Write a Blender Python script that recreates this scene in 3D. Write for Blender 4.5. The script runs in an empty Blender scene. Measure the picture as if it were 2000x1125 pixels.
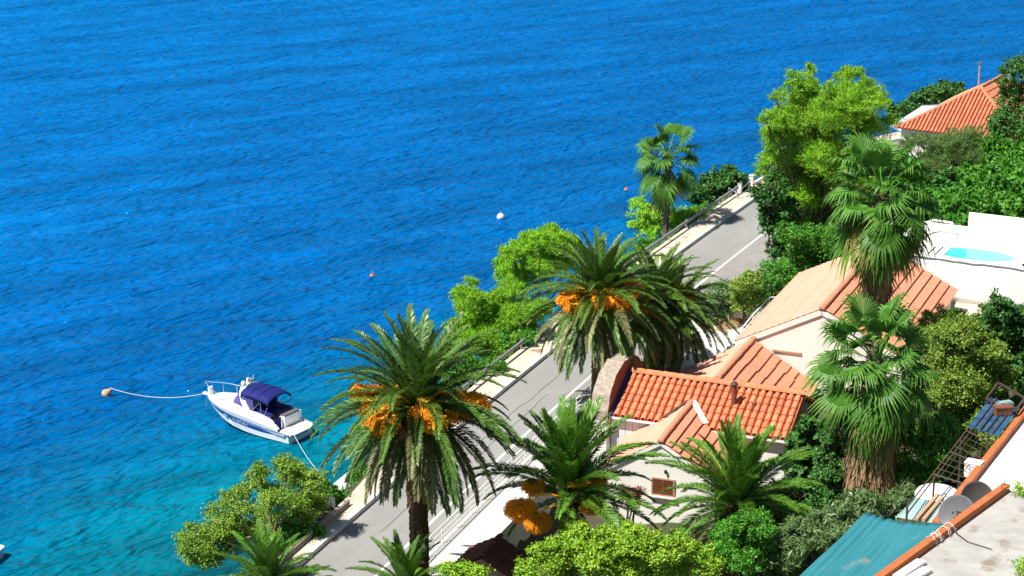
import bpy, math, random
import numpy as np
from mathutils import Vector, Matrix, noise as mnoise

random.seed(7)
RNG = np.random.default_rng(7)
R = math.radians
scene = bpy.context.scene
COL = scene.collection

# ------------------------------------------------------------------ camera, sky, sun, exposure
CAM_H, PITCH, FPX = 52.0, R(17), 4100.0
cam_d = bpy.data.cameras.new('camera')
cam_d.sensor_width = 36
cam_d.lens = FPX / 2000 * 36
cam_d.clip_start = 1
cam_d.clip_end = 9000
cam = bpy.data.objects.new('camera', cam_d)
cam.location = (0, 0, CAM_H)
cam.rotation_euler = (R(90) - PITCH, 0, 0)
COL.objects.link(cam)
scene.camera = cam

TO_SUN = Vector((-0.47, -0.27, 0.84)).normalized()
world = bpy.data.worlds.new('World')
scene.world = world
world.use_nodes = True
wn = world.node_tree.nodes
wl = world.node_tree.links
wn.clear()
sky = wn.new('ShaderNodeTexSky')
sky.sky_type = 'NISHITA'
sky.sun_disc = False
sky.sun_elevation = math.asin(TO_SUN.z)
sky.sun_rotation = math.atan2(TO_SUN.x, TO_SUN.y)
sky.air_density = 1.0
sky.dust_density = 0.4
bg = wn.new('ShaderNodeBackground')
bg.inputs['Strength'].default_value = 0.05
wo = wn.new('ShaderNodeOutputWorld')
wl.new(sky.outputs[0], bg.inputs['Color'])
wl.new(bg.outputs[0], wo.inputs['Surface'])
sun_d = bpy.data.lights.new('sun', 'SUN')
sun_d.energy = 5.0
sun_d.angle = R(0.53)
sun_d.color = (1.0, 0.95, 0.86)
sun = bpy.data.objects.new('sun', sun_d)
sun.rotation_euler = TO_SUN.to_track_quat('Z', 'Y').to_euler()
sun.location = TO_SUN * 200
COL.objects.link(sun)
scene.view_settings.view_transform = 'Standard'
scene.view_settings.look = 'None'
scene.view_settings.exposure = 0.6
scene.view_settings.gamma = 1.0
scene.render.engine = 'CYCLES'
scene.cycles.max_bounces = 6
scene.cycles.transparent_max_bounces = 8
scene.cycles.sample_clamp_indirect = 6

# ------------------------------------------------------------------ placement helpers
_c, _s = math.cos(PITCH), math.sin(PITCH)
def at(px, py, z):
    """world point at height z seen at a pixel of the 2000-wide photograph"""
    u, v = (px - 1000) / FPX, (562.5 - py) / FPX
    t = (z - CAM_H) / (-_s + v * _c)
    return Vector((u * t, (_c + v * _s) * t, z))
def aty(px, py, y):
    """world point at distance y"""
    u, v = (px - 1000) / FPX, (562.5 - py) / FPX
    t = y / (_c + v * _s)
    return Vector((u * t, y, CAM_H + (-_s + v * _c) * t))
KA, KB, KC = 6.613e-4, 0.23652, -42.571
def kerb_x(y):
    y = np.asarray(y, float)
    return KA * y * y + KB * y + KC + 0.022 * np.clip(y - 188, 0, 60) ** 2
def kerb_s(y):
    return 2 * KA * np.asarray(y, float) + KB + 0.044 * np.clip(y - 188, 0, 60)
def kerb_pt(y, d, z):
    """point at signed distance d (right positive) from the kerb line at station y"""
    s = float(kerb_s(y))
    n = math.sqrt(1 + s * s)
    return Vector((float(kerb_x(y)) + d / n, y - s * d / n, z))
def kdist(x, y):
    s = kerb_s(y)
    return (x - kerb_x(y)) / np.sqrt(1 + s * s)
def sstep(a, b, x):
    t = np.clip((x - a) / (b - a), 0, 1)
    return t * t * (3 - 2 * t)
def ground_z(x, y):
    x = np.asarray(x, float); y = np.asarray(y, float)
    d = kdist(x, y)
    z = np.full(d.shape, 4.72)
    yard = sstep(7.6, 8.6, d) * (1 - sstep(121, 128, y)) * (1 - sstep(20, 30, d))
    z = z - 2.1 * yard
    z = z + np.clip(d - 12, 0, 18) * 0.10 + np.clip(d - 28, 0, None) * 0.33
    z = z + np.clip(64 - y, 0, None) * 0.45 * sstep(6, 20, d)
    bank = sstep(-2.3, -6.2, d)
    z = z * (1 - bank) + (-0.35) * bank
    z = np.where(d < -6.2, -0.35 + (d + 6.2) * 0.16, z)
    return np.maximum(z, -9)
def gz(x, y): return float(ground_z(x, y))

# ------------------------------------------------------------------ mesh builder
class MB:
    def __init__(self):
        self.v, self.f = [], []
    def add(self, vs, fs):
        o = len(self.v)
        self.v += [tuple(p) for p in vs]
        self.f += [tuple(i + o for i in q) for q in fs]
        return self
    def box(self, c, size, rot=0.0, m=None):
        x, y, z = size[0] / 2, size[1] / 2, size[2] / 2
        ps = [Vector((sx * x, sy * y, sz * z)) for sz in (-1, 1) for sy in (-1, 1) for sx in (-1, 1)]
        M = m if m is not None else Matrix.Rotation(rot, 3, 'Z')
        c = Vector(c)
        return self.add([M @ p + c for p in ps], [(0, 2, 3, 1), (4, 5, 7, 6), (0, 1, 5, 4), (2, 6, 7, 3), (0, 4, 6, 2), (1, 3, 7, 5)])
    def bar(self, a, b, w, h, up=(0, 0, 1)):
        a, b = Vector(a), Vector(b)
        d = b - a
        L = d.length
        d = d / L
        s = d.cross(Vector(up))
        if s.length < 1e-4: s = d.cross(Vector((0, 1, 0)))
        s.normalize()
        u = s.cross(d)
        M = Matrix((d, s, u)).transposed()
        return self.box((a + b) / 2, (L, w, h), m=M)
    def tube(self, pts, rad, seg=6, cap=True):
        pts = [Vector(p) for p in pts]
        n = len(pts)
        rr = rad if isinstance(rad, (list, tuple)) else [rad] * n
        vs, fs = [], []
        prev = None
        for i, p in enumerate(pts):
            t = (pts[min(i + 1, n - 1)] - pts[max(i - 1, 0)])
            if t.length < 1e-6: t = Vector((0, 0, 1))
            t.normalize()
            if prev is None:
                a = t.cross(Vector((0.13, 0.97, 0.2)))
                if a.length < 0.1: a = t.cross(Vector((1, 0, 0)))
            else:
                a = prev - t * prev.dot(t)
            a.normalize(); prev = a
            b = t.cross(a)
            for k in range(seg):
                an = 2 * math.pi * k / seg
                vs.append(p + (a * math.cos(an) + b * math.sin(an)) * rr[i])
        for i in range(n - 1):
            for k in range(seg):
                k2 = (k + 1) % seg
                fs.append((i * seg + k, i * seg + k2, (i + 1) * seg + k2, (i + 1) * seg + k))
        if cap:
            fs.append(tuple(range(seg))[::-1])
            fs.append(tuple((n - 1) * seg + k for k in range(seg)))
        return self.add(vs, fs)
    def lathe(self, prof, seg=16, c=(0, 0, 0), m=None):
        c = Vector(c)
        vs, fs = [], []
        for r, z in prof:
            for k in range(seg):
                an = 2 * math.pi * k / seg
                p = Vector((r * math.cos(an), r * math.sin(an), z))
                vs.append((m @ p if m is not None else p) + c)
        for i in range(len(prof) - 1):
            for k in range(seg):
                k2 = (k + 1) % seg
                fs.append((i * seg + k, i * seg + k2, (i + 1) * seg + k2, (i + 1) * seg + k))
        return self.add(vs, fs)
    def prism(self, poly, z0, z1):
        n = len(poly)
        vs = [(p[0], p[1], z0) for p in poly] + [(p[0], p[1], z1) for p in poly]
        fs = [tuple(range(n))[::-1], tuple(range(n, 2 * n))]
        fs += [(i, (i + 1) % n, (i + 1) % n + n, i + n) for i in range(n)]
        return self.add(vs, fs)
    def grid(self, fn, nu, nv):
        vs = [fn(i / nu, j / nv) for j in range(nv + 1) for i in range(nu + 1)]
        fs = [(j * (nu + 1) + i, j * (nu + 1) + i + 1, (j + 1) * (nu + 1) + i + 1, (j + 1) * (nu + 1) + i) for j in range(nv) for i in range(nu)]
        return self.add(vs, fs)
    def mesh(self, name, material, smooth=False):
        me = bpy.data.meshes.new(name)
        me.from_pydata(self.v, [], self.f)
        if material: me.materials.append(material)
        if smooth:
            me.polygons.foreach_set('use_smooth', [True] * len(me.polygons))
        me.update()
        return me
    def build(self, name, material, parent=None, smooth=False):
        return obj(name, self.mesh(name, material, smooth), parent)
def obj(name, data, parent=None, loc=None, rot=None, scale=None):
    o = bpy.data.objects.new(name, data)
    COL.objects.link(o)
    if parent is not None: o.parent = parent
    if loc is not None: o.location = loc
    if rot is not None: o.rotation_euler = rot
    if scale is not None: o.scale = scale if hasattr(scale, '__len__') else (scale,) * 3
    return o
def tag(o, label=None, cat=None, group=None, kind=None):
    if label: o['label'] = label
    if cat: o['category'] = cat
    if group: o['group'] = group
    if kind: o['kind'] = kind
    return o
def thing(name, label, cat, loc=(0, 0, 0), rz=0.0, group=None):
    o = obj(name, None, None, loc, (0, 0, rz))
    o.empty_display_size = 0.3
    return tag(o, label, cat, group)
def np_mesh(name, V, nper, material, tint=None, smooth=False):
    """V (n,nper,3): n separate polygons of nper corners; tint (n,)"""
    n = V.shape[0]
    me = bpy.data.meshes.new(name)
    me.vertices.add(n * nper)
    me.vertices.foreach_set('co', V.reshape(-1).astype(np.float32))
    me.loops.add(n * nper)
    me.loops.foreach_set('vertex_index', np.arange(n * nper, dtype=np.int32))
    me.polygons.add(n)
    me.polygons.foreach_set('loop_start', np.arange(0, n * nper, nper, dtype=np.int32))
    if tint is not None:
        a = me.attributes.new('tint', 'FLOAT', 'POINT')
        a.data.foreach_set('value', np.repeat(tint, nper).astype(np.float32))
    me.materials.append(material)
    me.update(calc_edges=True)
    return me

# ------------------------------------------------------------------ materials
def mat(name, c1, c2=None, scale=1.0, rough=0.7, bump=0.0, bscale=None, spec=0.3, rand=0.0, trans=0.0, tint=False, metal=0.0, detail=4, stretch=None, c3=None, s3=1.0, thr3=0.6):
    m = bpy.data.materials.new(name)
    m.use_nodes = True
    nt = m.node_tree
    N, L = nt.nodes, nt.links
    b = N['Principled BSDF']
    b.inputs['Roughness'].default_value = rough
    b.inputs['Specular IOR Level'].default_value = spec
    b.inputs['Metallic'].default_value = metal
    geo = N.new('ShaderNodeNewGeometry')
    vec = geo.outputs['Position']
    if stretch:
        mp = N.new('ShaderNodeMapping')
        mp.vector_type = 'TEXTURE'; mp.inputs['Scale'].default_value = [1 / q for q in stretch[:3]]
        if len(stretch) > 3: mp.inputs['Rotation'].default_value = (0, 0, stretch[3])
        L.new(vec, mp.inputs['Vector'])
        vec = mp.outputs[0]
    col = None
    if c2 is not None:
        mx = N.new('ShaderNodeMix'); mx.data_type = 'RGBA'
        mx.inputs[6].default_value = (*c1, 1); mx.inputs[7].default_value = (*c2, 1)
        if tint:
            at_ = N.new('ShaderNodeAttribute'); at_.attribute_name = 'tint'
            L.new(at_.outputs['Fac'], mx.inputs[0])
        else:
            nz = N.new('ShaderNodeTexNoise')
            nz.inputs['Scale'].default_value = scale; nz.inputs['Detail'].default_value = detail
            nz.inputs['Roughness'].default_value = 0.65
            L.new(vec, nz.inputs['Vector'])
            rp = N.new('ShaderNodeMapRange')
            rp.inputs[1].default_value = 0.32; rp.inputs[2].default_value = 0.68
            L.new(nz.outputs['Fac'], rp.inputs[0]); L.new(rp.outputs[0], mx.inputs[0])
        col = mx.outputs[2]
    else:
        rgb = N.new('ShaderNodeRGB'); rgb.outputs[0].default_value = (*c1, 1)
        col = rgb.outputs[0]
    if c3 is not None:
        nz3 = N.new('ShaderNodeTexNoise'); nz3.inputs['Scale'].default_value = s3; nz3.inputs['Detail'].default_value = 6
        L.new(geo.outputs['Position'], nz3.inputs['Vector'])
        r3 = N.new('ShaderNodeMapRange'); r3.inputs[1].default_value = thr3; r3.inputs[2].default_value = thr3 + 0.12
        L.new(nz3.outputs['Fac'], r3.inputs[0])
        m3 = N.new('ShaderNodeMix'); m3.data_type = 'RGBA'
        L.new(r3.outputs[0], m3.inputs[0]); L.new(col, m3.inputs[6]); m3.inputs[7].default_value = (*c3, 1)
        col = m3.outputs[2]
    if rand:
        oi = N.new('ShaderNodeObjectInfo')
        mr = N.new('ShaderNodeMapRange'); mr.inputs[3].default_value = 1 - rand; mr.inputs[4].default_value = 1 + rand
        L.new(oi.outputs['Random'], mr.inputs[0])
        hs = N.new('ShaderNodeHueSaturation')
        L.new(mr.outputs[0], hs.inputs['Value']); L.new(col, hs.inputs['Color'])
        col = hs.outputs[0]
    L.new(col, b.inputs['Base Color'])
    if bump:
        bn = N.new('ShaderNodeTexNoise'); bn.inputs['Scale'].default_value = bscale or scale * 4; bn.inputs['Detail'].default_value = 5
        L.new(vec, bn.inputs['Vector'])
        bp = N.new('ShaderNodeBump'); bp.inputs['Strength'].default_value = bump; bp.inputs['Distance'].default_value = 0.05
        L.new(bn.outputs['Fac'], bp.inputs['Height']); L.new(bp.outputs[0], b.inputs['Normal'])
    if trans:
        tr = N.new('ShaderNodeBsdfTranslucent'); L.new(col, tr.inputs['Color'])
        ms = N.new('ShaderNodeMixShader'); ms.inputs[0].default_value = trans
        L.new(b.outputs[0], ms.inputs[1]); L.new(tr.outputs[0], ms.inputs[2])
        L.new(ms.outputs[0], N['Material Output'].inputs['Surface'])
    return m

M = {}
M['asphalt'] = mat('asphalt', (0.245, 0.245, 0.24), (0.30, 0.295, 0.29), 0.5, 0.9, 0.25, 14, stretch=(1, 0.25, 1, R(-23)), c3=(0.21, 0.205, 0.20), s3=0.35, thr3=0.63)
M['asphalt2'] = mat('asphalt_shoulder', (0.25, 0.235, 0.23), (0.305, 0.29, 0.28), 0.6, 0.9, 0.25, 14)
M['paint'] = mat('road_paint', (0.80, 0.80, 0.78), (0.68, 0.68, 0.66), 3, 0.7)
M['kerb'] = mat('kerb_stone', (0.72, 0.71, 0.68), (0.55, 0.54, 0.52), 1.5, 0.85, 0.2, 8)
M['pave'] = mat('pavement_concrete', (0.66, 0.58, 0.48), (0.52, 0.43, 0.34), 0.9, 0.9, 0.3, 6, c3=(0.30, 0.21, 0.13), s3=0.8, thr3=0.6)
M['drive'] = mat('driveway_concrete', (0.62, 0.60, 0.57), (0.52, 0.50, 0.47), 0.7, 0.85, 0.15, 8)
M['soil'] = mat('soil', (0.10, 0.075, 0.05), (0.045, 0.06, 0.025), 0.5, 0.95, 0.6, 2.5)
M['white'] = mat('white_render', (0.83, 0.81, 0.765), (0.78, 0.755, 0.70), 0.5, 0.85, 0.12, 10, c3=(0.70, 0.66, 0.59), s3=0.35, thr3=0.60)
M['whitebright'] = mat('white_paint', (0.86, 0.86, 0.85), (0.81, 0.81, 0.80), 0.8, 0.6)
M['tile'] = mat('terracotta_tile', (0.76, 0.28, 0.15), (0.62, 0.19, 0.09), 2.2, 0.75, 0.15, 20, rand=0.20)
M['tilepan'] = mat('terracotta_pan', (0.50, 0.11, 0.045), (0.40, 0.08, 0.035), 2.0, 0.8, 0.2, 16)
M['tileflat'] = mat('terracotta_course', (0.74, 0.31, 0.19), (0.66, 0.26, 0.15), 1.6, 0.8, 0.15, 12, rand=0.05)
M['tilepeach'] = mat('sunlit_terracotta', (0.68, 0.37, 0.27), (0.61, 0.31, 0.215), 1.5, 0.8, 0.12, 12, rand=0.06)  # terracotta of the left slopes, strong sunlight put into the paler colour
M['ridge'] = mat('ridge_terracotta', (0.66, 0.25, 0.13), (0.57, 0.19, 0.09), 3.0, 0.8, 0.15, 14, rand=0.12)
M['farTile'] = mat('far_terracotta', (0.62, 0.23, 0.13), (0.50, 0.165, 0.085), 2.2, 0.8, 0.1, 14, rand=0.18)
M['stone'] = mat('rough_stone', (0.46, 0.40, 0.33), (0.27, 0.22, 0.18), 3.5, 0.9, 0.9, 7)
M['brick'] = mat('brown_cement_and_shade', (0.22, 0.09, 0.06), (0.16, 0.06, 0.04), 2.5, 0.9, 0.3, 8)  # brown cement; its dark tone also stands in for shade
M['blueshadow'] = mat('blue_arch_shadow', (0.035, 0.09, 0.32), (0.03, 0.07, 0.26), 2, 0.5)  # blue of the painted shadow beside the stone arch
M['board'] = mat('white_board', (0.72, 0.70, 0.72), (0.66, 0.64, 0.67), 1.5, 0.6, rand=0.04)
M['plank'] = mat('grey_plank', (0.27, 0.23, 0.19), (0.17, 0.145, 0.12), 5, 0.9, 0.4, 12, rand=0.15)
M['shutter'] = mat('brown_shutter', (0.24, 0.075, 0.03), (0.17, 0.05, 0.02), 5, 0.6)
M['glass'] = mat('dark_glass', (0.03, 0.04, 0.05), rough=0.08, spec=0.6)
M['steel'] = mat('galvanised_steel', (0.40, 0.42, 0.45), (0.32, 0.34, 0.37), 2.5, 0.5, metal=0.4)
M['rustrail'] = mat('weathered_guardrail', (0.38, 0.34, 0.30), (0.27, 0.24, 0.21), 2.5, 0.6, 0.1, 10)
M['chimney'] = mat('chimney_rust', (0.27, 0.09, 0.045), (0.15, 0.05, 0.03), 6, 0.7)
M['darkmetal'] = mat('dark_metal', (0.05, 0.04, 0.04), (0.10, 0.06, 0.045), 8, 0.6)
M['concrete'] = mat('old_concrete', (0.46, 0.45, 0.43), (0.34, 0.33, 0.31), 0.7, 0.9, 0.35, 5, c3=(0.25, 0.21, 0.17), s3=0.8, thr3=0.57)
M['beam'] = mat('painted_timber', (0.52, 0.17, 0.06), (0.40, 0.12, 0.04), 2.2, 0.7, 0.15, 12)
M['tarp'] = mat('teal_tarpaulin', (0.022, 0.17, 0.21), (0.035, 0.22, 0.26), 1.2, 0.7, 0.25, 6, stretch=(0.3, 3.0, 1, R(60)), c3=(0.22, 0.25, 0.20), s3=0.45, thr3=0.62)
M['corrug'] = mat('corrugated_sheet', (0.28, 0.43, 0.41), (0.22, 0.36, 0.35), 1.5, 0.5)
M['bluesheet'] = mat('blue_sheet', (0.010, 0.055, 0.15), (0.05, 0.14, 0.26), 1.3, 0.5, 0.2, 5)  # blue darkened to carry the shade of the tree above
M['rust'] = mat('rusty_bar', (0.12, 0.075, 0.05), (0.06, 0.04, 0.03), 7, 0.75)
M['wood'] = mat('pale_timber', (0.52, 0.34, 0.22), (0.42, 0.26, 0.16), 5, 0.8)
M['dish'] = mat('dish_grey', (0.15, 0.15, 0.16), (0.12, 0.12, 0.13), 3, 0.5)
M['dishshade'] = mat('dish_shaded_grey', (0.12, 0.115, 0.11), (0.09, 0.085, 0.08), 3, 0.45)  # dish grey with the shade inside the bowl put into the colour
M['black'] = mat('black_paint', (0.02, 0.02, 0.02), rough=0.6)
M['gel'] = mat('white_gelcoat', (0.84, 0.84, 0.86), rough=0.22, spec=0.5)
M['hullblue'] = mat('blue_stripe', (0.02, 0.06, 0.28), rough=0.3, spec=0.5)
M['greystripe'] = mat('grey_blue_stripe', (0.22, 0.30, 0.46), rough=0.3, spec=0.5)
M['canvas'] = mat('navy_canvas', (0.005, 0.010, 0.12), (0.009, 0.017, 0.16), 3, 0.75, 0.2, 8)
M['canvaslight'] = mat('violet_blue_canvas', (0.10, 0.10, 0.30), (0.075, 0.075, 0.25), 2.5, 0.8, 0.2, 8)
M['chrome'] = mat('stainless', (0.75, 0.77, 0.80), rough=0.25, metal=0.7)
M['antifoul'] = mat('dark_bottom_paint', (0.03, 0.035, 0.05), rough=0.6)
M['rope'] = mat('white_rope', (0.72, 0.74, 0.74), (0.58, 0.62, 0.62), 30, 0.9)
M['buoyorange'] = mat('faded_orange_buoy', (0.62, 0.34, 0.22), (0.52, 0.24, 0.13), 4, 0.6)
M['buoywhite'] = mat('white_buoy', (0.82, 0.80, 0.66), (0.74, 0.70, 0.48), 4, 0.6)
M['buoyred'] = mat('red_buoy', (0.62, 0.10, 0.04), rough=0.5)
M['rock'] = mat('shore_rock', (0.26, 0.24, 0.21), (0.13, 0.13, 0.12), 1.2, 0.9, 0.8, 4)
M['pool'] = mat('pool_water', (0.04, 0.58, 0.66), (0.10, 0.68, 0.74), 0.5, 0.06, 0.05, 3, spec=0.5)
M['trunk'] = mat('palm_bark', (0.13, 0.065, 0.035), (0.055, 0.03, 0.02), 5, 0.95, 1.0, 10)
M['greytrunk'] = mat('grey_palm_bark', (0.26, 0.20, 0.15), (0.13, 0.10, 0.08), 4, 0.95, 0.8, 9)
M['bark'] = mat('tree_bark', (0.16, 0.11, 0.075), (0.08, 0.055, 0.04), 5, 0.95, 0.8, 9)
M['palebark'] = mat('pale_twig_bark', (0.30, 0.24, 0.18), (0.18, 0.14, 0.10), 5, 0.95, 0.5, 9)
M['frond'] = mat('date_palm_frond', (0.05, 0.15, 0.02), (0.15, 0.27, 0.045), rough=0.38, spec=0.55, rand=0.25, trans=0.18, tint=True)
M['frondbright'] = mat('young_palm_frond', (0.07, 0.22, 0.022), (0.17, 0.34, 0.04), rough=0.36, spec=0.5, rand=0.2, trans=0.22, tint=True)
M['frondold'] = mat('old_palm_frond', (0.14, 0.18, 0.06), (0.29, 0.29, 0.12), rough=0.5, spec=0.45, rand=0.25, trans=0.15, tint=True)
M['frondbrown'] = mat('dry_palm_frond', (0.24, 0.14, 0.06), (0.34, 0.22, 0.11), rough=0.8, rand=0.25, trans=0.1, tint=True)
M['rachis'] = mat('frond_rib', (0.36, 0.32, 0.10), rough=0.5)
M['fruit'] = mat('orange_date_bunch', (0.95, 0.34, 0.012), (1.0, 0.58, 0.035), rough=0.6, rand=0.2, trans=0.15, tint=True)
M['fruityellow'] = mat('yellow_flower_bunch', (0.62, 0.42, 0.02), (0.72, 0.56, 0.05), rough=0.6, rand=0.1, trans=0.15, tint=True)
M['fruitdry'] = mat('dry_date_bunch', (0.44, 0.22, 0.10), (0.55, 0.30, 0.15), rough=0.8, rand=0.15, tint=True)
M['fan'] = mat('fan_palm_leaf', (0.04, 0.15, 0.016), (0.11, 0.27, 0.035), rough=0.5, spec=0.3, rand=0.22, trans=0.22, tint=True)
M['fanyellow'] = mat('yellowing_fan_leaf', (0.24, 0.24, 0.045), (0.36, 0.30, 0.08), rough=0.5, rand=0.2, trans=0.2, tint=True)
M['fandead'] = mat('dead_fan_leaf', (0.28, 0.18, 0.09), (0.48, 0.33, 0.18), rough=0.85, rand=0.3, trans=0.08, tint=True)
def leafmat(name, a, b, trans=0.25, rough=0.5, spec=0.35, rand=0.12):
    return mat(name, a, b, rough=rough, spec=spec, trans=trans, tint=True, rand=rand)
M['pine'] = leafmat('pine_needles', (0.18, 0.46, 0.015), (0.40, 0.72, 0.05), 0.22)
M['pinewarm'] = leafmat('bright_pine_needles', (0.18, 0.47, 0.015), (0.40, 0.72, 0.05), 0.22)
M['fig'] = leafmat('dark_fig_leaves', (0.03, 0.12, 0.018), (0.08, 0.23, 0.04), 0.15)
M['green'] = leafmat('green_leaves', (0.035, 0.18, 0.01), (0.11, 0.34, 0.03), 0.15)
M['olive'] = leafmat('olive_green_leaves', (0.09, 0.23, 0.015), (0.28, 0.42, 0.05), 0.15)
M['yellowgreen'] = leafmat('yellow_green_leaves', (0.12, 0.33, 0.012), (0.42, 0.62, 0.05), 0.15)
M['oleander'] = leafmat('oleander_leaves', (0.07, 0.17, 0.04), (0.24, 0.36, 0.14), rough=0.35, spec=0.6)
M['autumn'] = leafmat('turning_leaves', (0.08, 0.21, 0.015), (0.30, 0.40, 0.06), 0.15)
M['feather'] = leafmat('feathery_leaves', (0.12, 0.22, 0.06), (0.22, 0.33, 0.10), rough=0.7)
M['flower'] = mat('pink_petals', (0.70, 0.10, 0.28), rough=0.6)
M['flowerblue'] = mat('blue_petals', (0.26, 0.26, 0.62), rough=0.6)
M['flowerred'] = mat('rust_red_leaves', (0.26, 0.06, 0.04), (0.36, 0.12, 0.07), rough=0.6, tint=True)
M['pot'] = mat('clay_pot', (0.50, 0.20, 0.10), rough=0.8)

# ------------------------------------------------------------------ sea
def make_sea():
    xs = np.concatenate([[-3000, -1200, -600, -350, -220, -150, -110], np.arange(-90, 90, 1.5), [100, 130, 200, 400, 900, 3000]])
    ys = np.concatenate([[-600, -200, 0, 40], np.arange(60, 250, 1.5), np.arange(250, 400, 6), [430, 500, 650, 900, 1500, 2600, 5000]])
    X, Y = np.meshgrid(xs, ys)
    d = kdist(X, np.clip(Y, -100, 330)) * (1 + 1.6 * sstep(120, 190, Y))
    nz = np.array([[mnoise.noise((x * 0.035, y * 0.022, 0.3)) for x in xs] for y in ys])
    dep = np.clip(-(d + 5.5 - 5.0 * nz), 0, 400)
    V = np.stack([X, Y, np.zeros_like(X)], -1).reshape(-1, 3)
    nx, ny = len(xs), len(ys)
    idx = np.arange(nx * ny).reshape(ny, nx)
    F = np.stack([idx[:-1, :-1], idx[:-1, 1:], idx[1:, 1:], idx[1:, :-1]], -1).reshape(-1, 4)
    me = bpy.data.meshes.new('sea')
    me.from_pydata(V.tolist(), [], F.tolist())
    a = me.attributes.new('depth', 'FLOAT', 'POINT')
    a.data.foreach_set('value', dep.reshape(-1).astype(np.float32))
    m = bpy.data.materials.new('sea_water'); m.use_nodes = True
    N, L = m.node_tree.nodes, m.node_tree.links
    N.remove(N['Principled BSDF'])
    b = N.new('ShaderNodeBsdfDiffuse'); gl = N.new('ShaderNodeBsdfGlossy'); gl.inputs['Color'].default_value = (0.16, 0.55, 1.0, 1); gl.inputs['Roughness'].default_value = 0.10
    fr = N.new('ShaderNodeFresnel'); fr.inputs['IOR'].default_value = 1.33
    frm = N.new('ShaderNodeMath'); frm.operation = 'MULTIPLY'; frm.inputs[1].default_value = 0.55
    body = N.new('ShaderNodeMixShader')
    geo = N.new('ShaderNodeNewGeometry')
    da = N.new('ShaderNodeAttribute'); da.attribute_name = 'depth'
    # depth tint
    big = N.new('ShaderNodeTexNoise'); big.inputs['Scale'].default_value = 0.05; big.inputs['Detail'].default_value = 3
    mpb = N.new('ShaderNodeMapping'); mpb.vector_type = 'TEXTURE'; mpb.inputs['Scale'].default_value = (1.6, 0.7, 1); mpb.inputs['Rotation'].default_value = (0, 0, R(40))
    L.new(geo.outputs['Position'], mpb.inputs['Vector']); L.new(mpb.outputs[0], big.inputs['Vector'])
    sc_ = N.new('ShaderNodeMapRange'); sc_.inputs[1].default_value = 0; sc_.inputs[2].default_value = 300; L.new(da.outputs['Fac'], sc_.inputs[0])
    ad = N.new('ShaderNodeMath'); ad.operation = 'MULTIPLY_ADD'; ad.inputs[1].default_value = 0.03; L.new(big.outputs['Fac'], ad.inputs[0])
    sub = N.new('ShaderNodeMath'); sub.operation = 'SUBTRACT'; sub.inputs[1].default_value = 0.015; L.new(sc_.outputs[0], sub.inputs[0]); L.new(sub.outputs[0], ad.inputs[2])
    ramp = N.new('ShaderNodeValToRGB')
    cr = ramp.color_ramp
    cr.elements[0].position = 0.0; cr.elements[0].color = (0.002, 0.109, 0.120, 1)
    cr.elements[1].position = 1.0; cr.elements[1].color = (0.000, 0.214, 0.585, 1)
    for pz, c in ((0.03, (0.0, 0.172, 0.258)), (0.07, (0.0, 0.134, 0.310)), (0.12, (0.0, 0.105, 0.344)), (0.30, (0.0, 0.113, 0.387)), (0.55, (0.0, 0.139, 0.447))):
        e = cr.elements.new(pz); e.color = (*c, 1)
    L.new(ad.outputs[0], ramp.inputs[0])
    pat = N.new('ShaderNodeTexNoise'); pat.inputs['Scale'].default_value = 0.10; pat.inputs['Detail'].default_value = 6; pat.inputs['Roughness'].default_value = 0.62
    mpp = N.new('ShaderNodeMapping'); mpp.vector_type = 'TEXTURE'; mpp.inputs['Scale'].default_value = (2.2, 0.6, 1); mpp.inputs['Rotation'].default_value = (0, 0, R(30))
    L.new(geo.outputs['Position'], mpp.inputs['Vector']); L.new(mpp.outputs[0], pat.inputs['Vector'])
    pr = N.new('ShaderNodeMapRange'); pr.inputs[1].default_value = 0.3; pr.inputs[2].default_value = 0.7; pr.inputs[3].default_value = 0.62; pr.inputs[4].default_value = 1.25  # sheen of wind lanes put into the water colour as lighter and darker streaks
    L.new(pat.outputs['Fac'], pr.inputs[0])
    hv = N.new('ShaderNodeHueSaturation'); L.new(pr.outputs[0], hv.inputs['Value']); L.new(ramp.outputs[0], hv.inputs['Color'])
    L.new(hv.outputs[0], b.inputs['Color'])
    # waves: three scales of ripples
    def waves(sx, sy, rot, scale, detail, dist):
        mp = N.new('ShaderNodeMapping'); mp.vector_type = 'TEXTURE'; mp.inputs['Scale'].default_value = (1 / sx, 1 / sy, 1); mp.inputs['Rotation'].default_value = (0, 0, rot)
        L.new(geo.outputs['Position'], mp.inputs['Vector'])
        nz_ = N.new('ShaderNodeTexNoise'); nz_.inputs['Scale'].default_value = scale; nz_.inputs['Detail'].default_value = detail
        nz_.inputs['Roughness'].default_value = 0.6; nz_.inputs['Distortion'].default_value = dist
        L.new(mp.outputs[0], nz_.inputs['Vector'])
        return nz_.outputs['Fac']
    w1 = waves(0.42, 1.0, R(38), 0.55, 2, 0.5)
    w2 = waves(0.42, 1.0, R(55), 1.4, 1.5, 0.4)
    w3 = waves(0.35, 1.0, R(26), 0.13, 3, 0.6)
    def madd(a_, k, c_):
        n = N.new('ShaderNodeMath'); n.operation = 'MULTIPLY_ADD'; n.inputs[1].default_value = k
        L.new(a_, n.inputs[0])
        if c_ is None: n.inputs[2].default_value = 0
        else: L.new(c_, n.inputs[2])
        return n.outputs[0]
    w4 = waves(0.5, 1.0, R(20), 2.6, 1, 0.3)
    h = madd(w3, 2.1, madd(w1, 1.2, madd(w2, 0.55, madd(w4, 0.16, None))))
    bp = N.new('ShaderNodeBump'); bp.inputs['Strength'].default_value = 1.0; bp.inputs['Distance'].default_value = 1.1
    L.new(h, bp.inputs['Height'])
    for nd in (b, gl, fr): L.new(bp.outputs[0], nd.inputs['Normal'])
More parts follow.
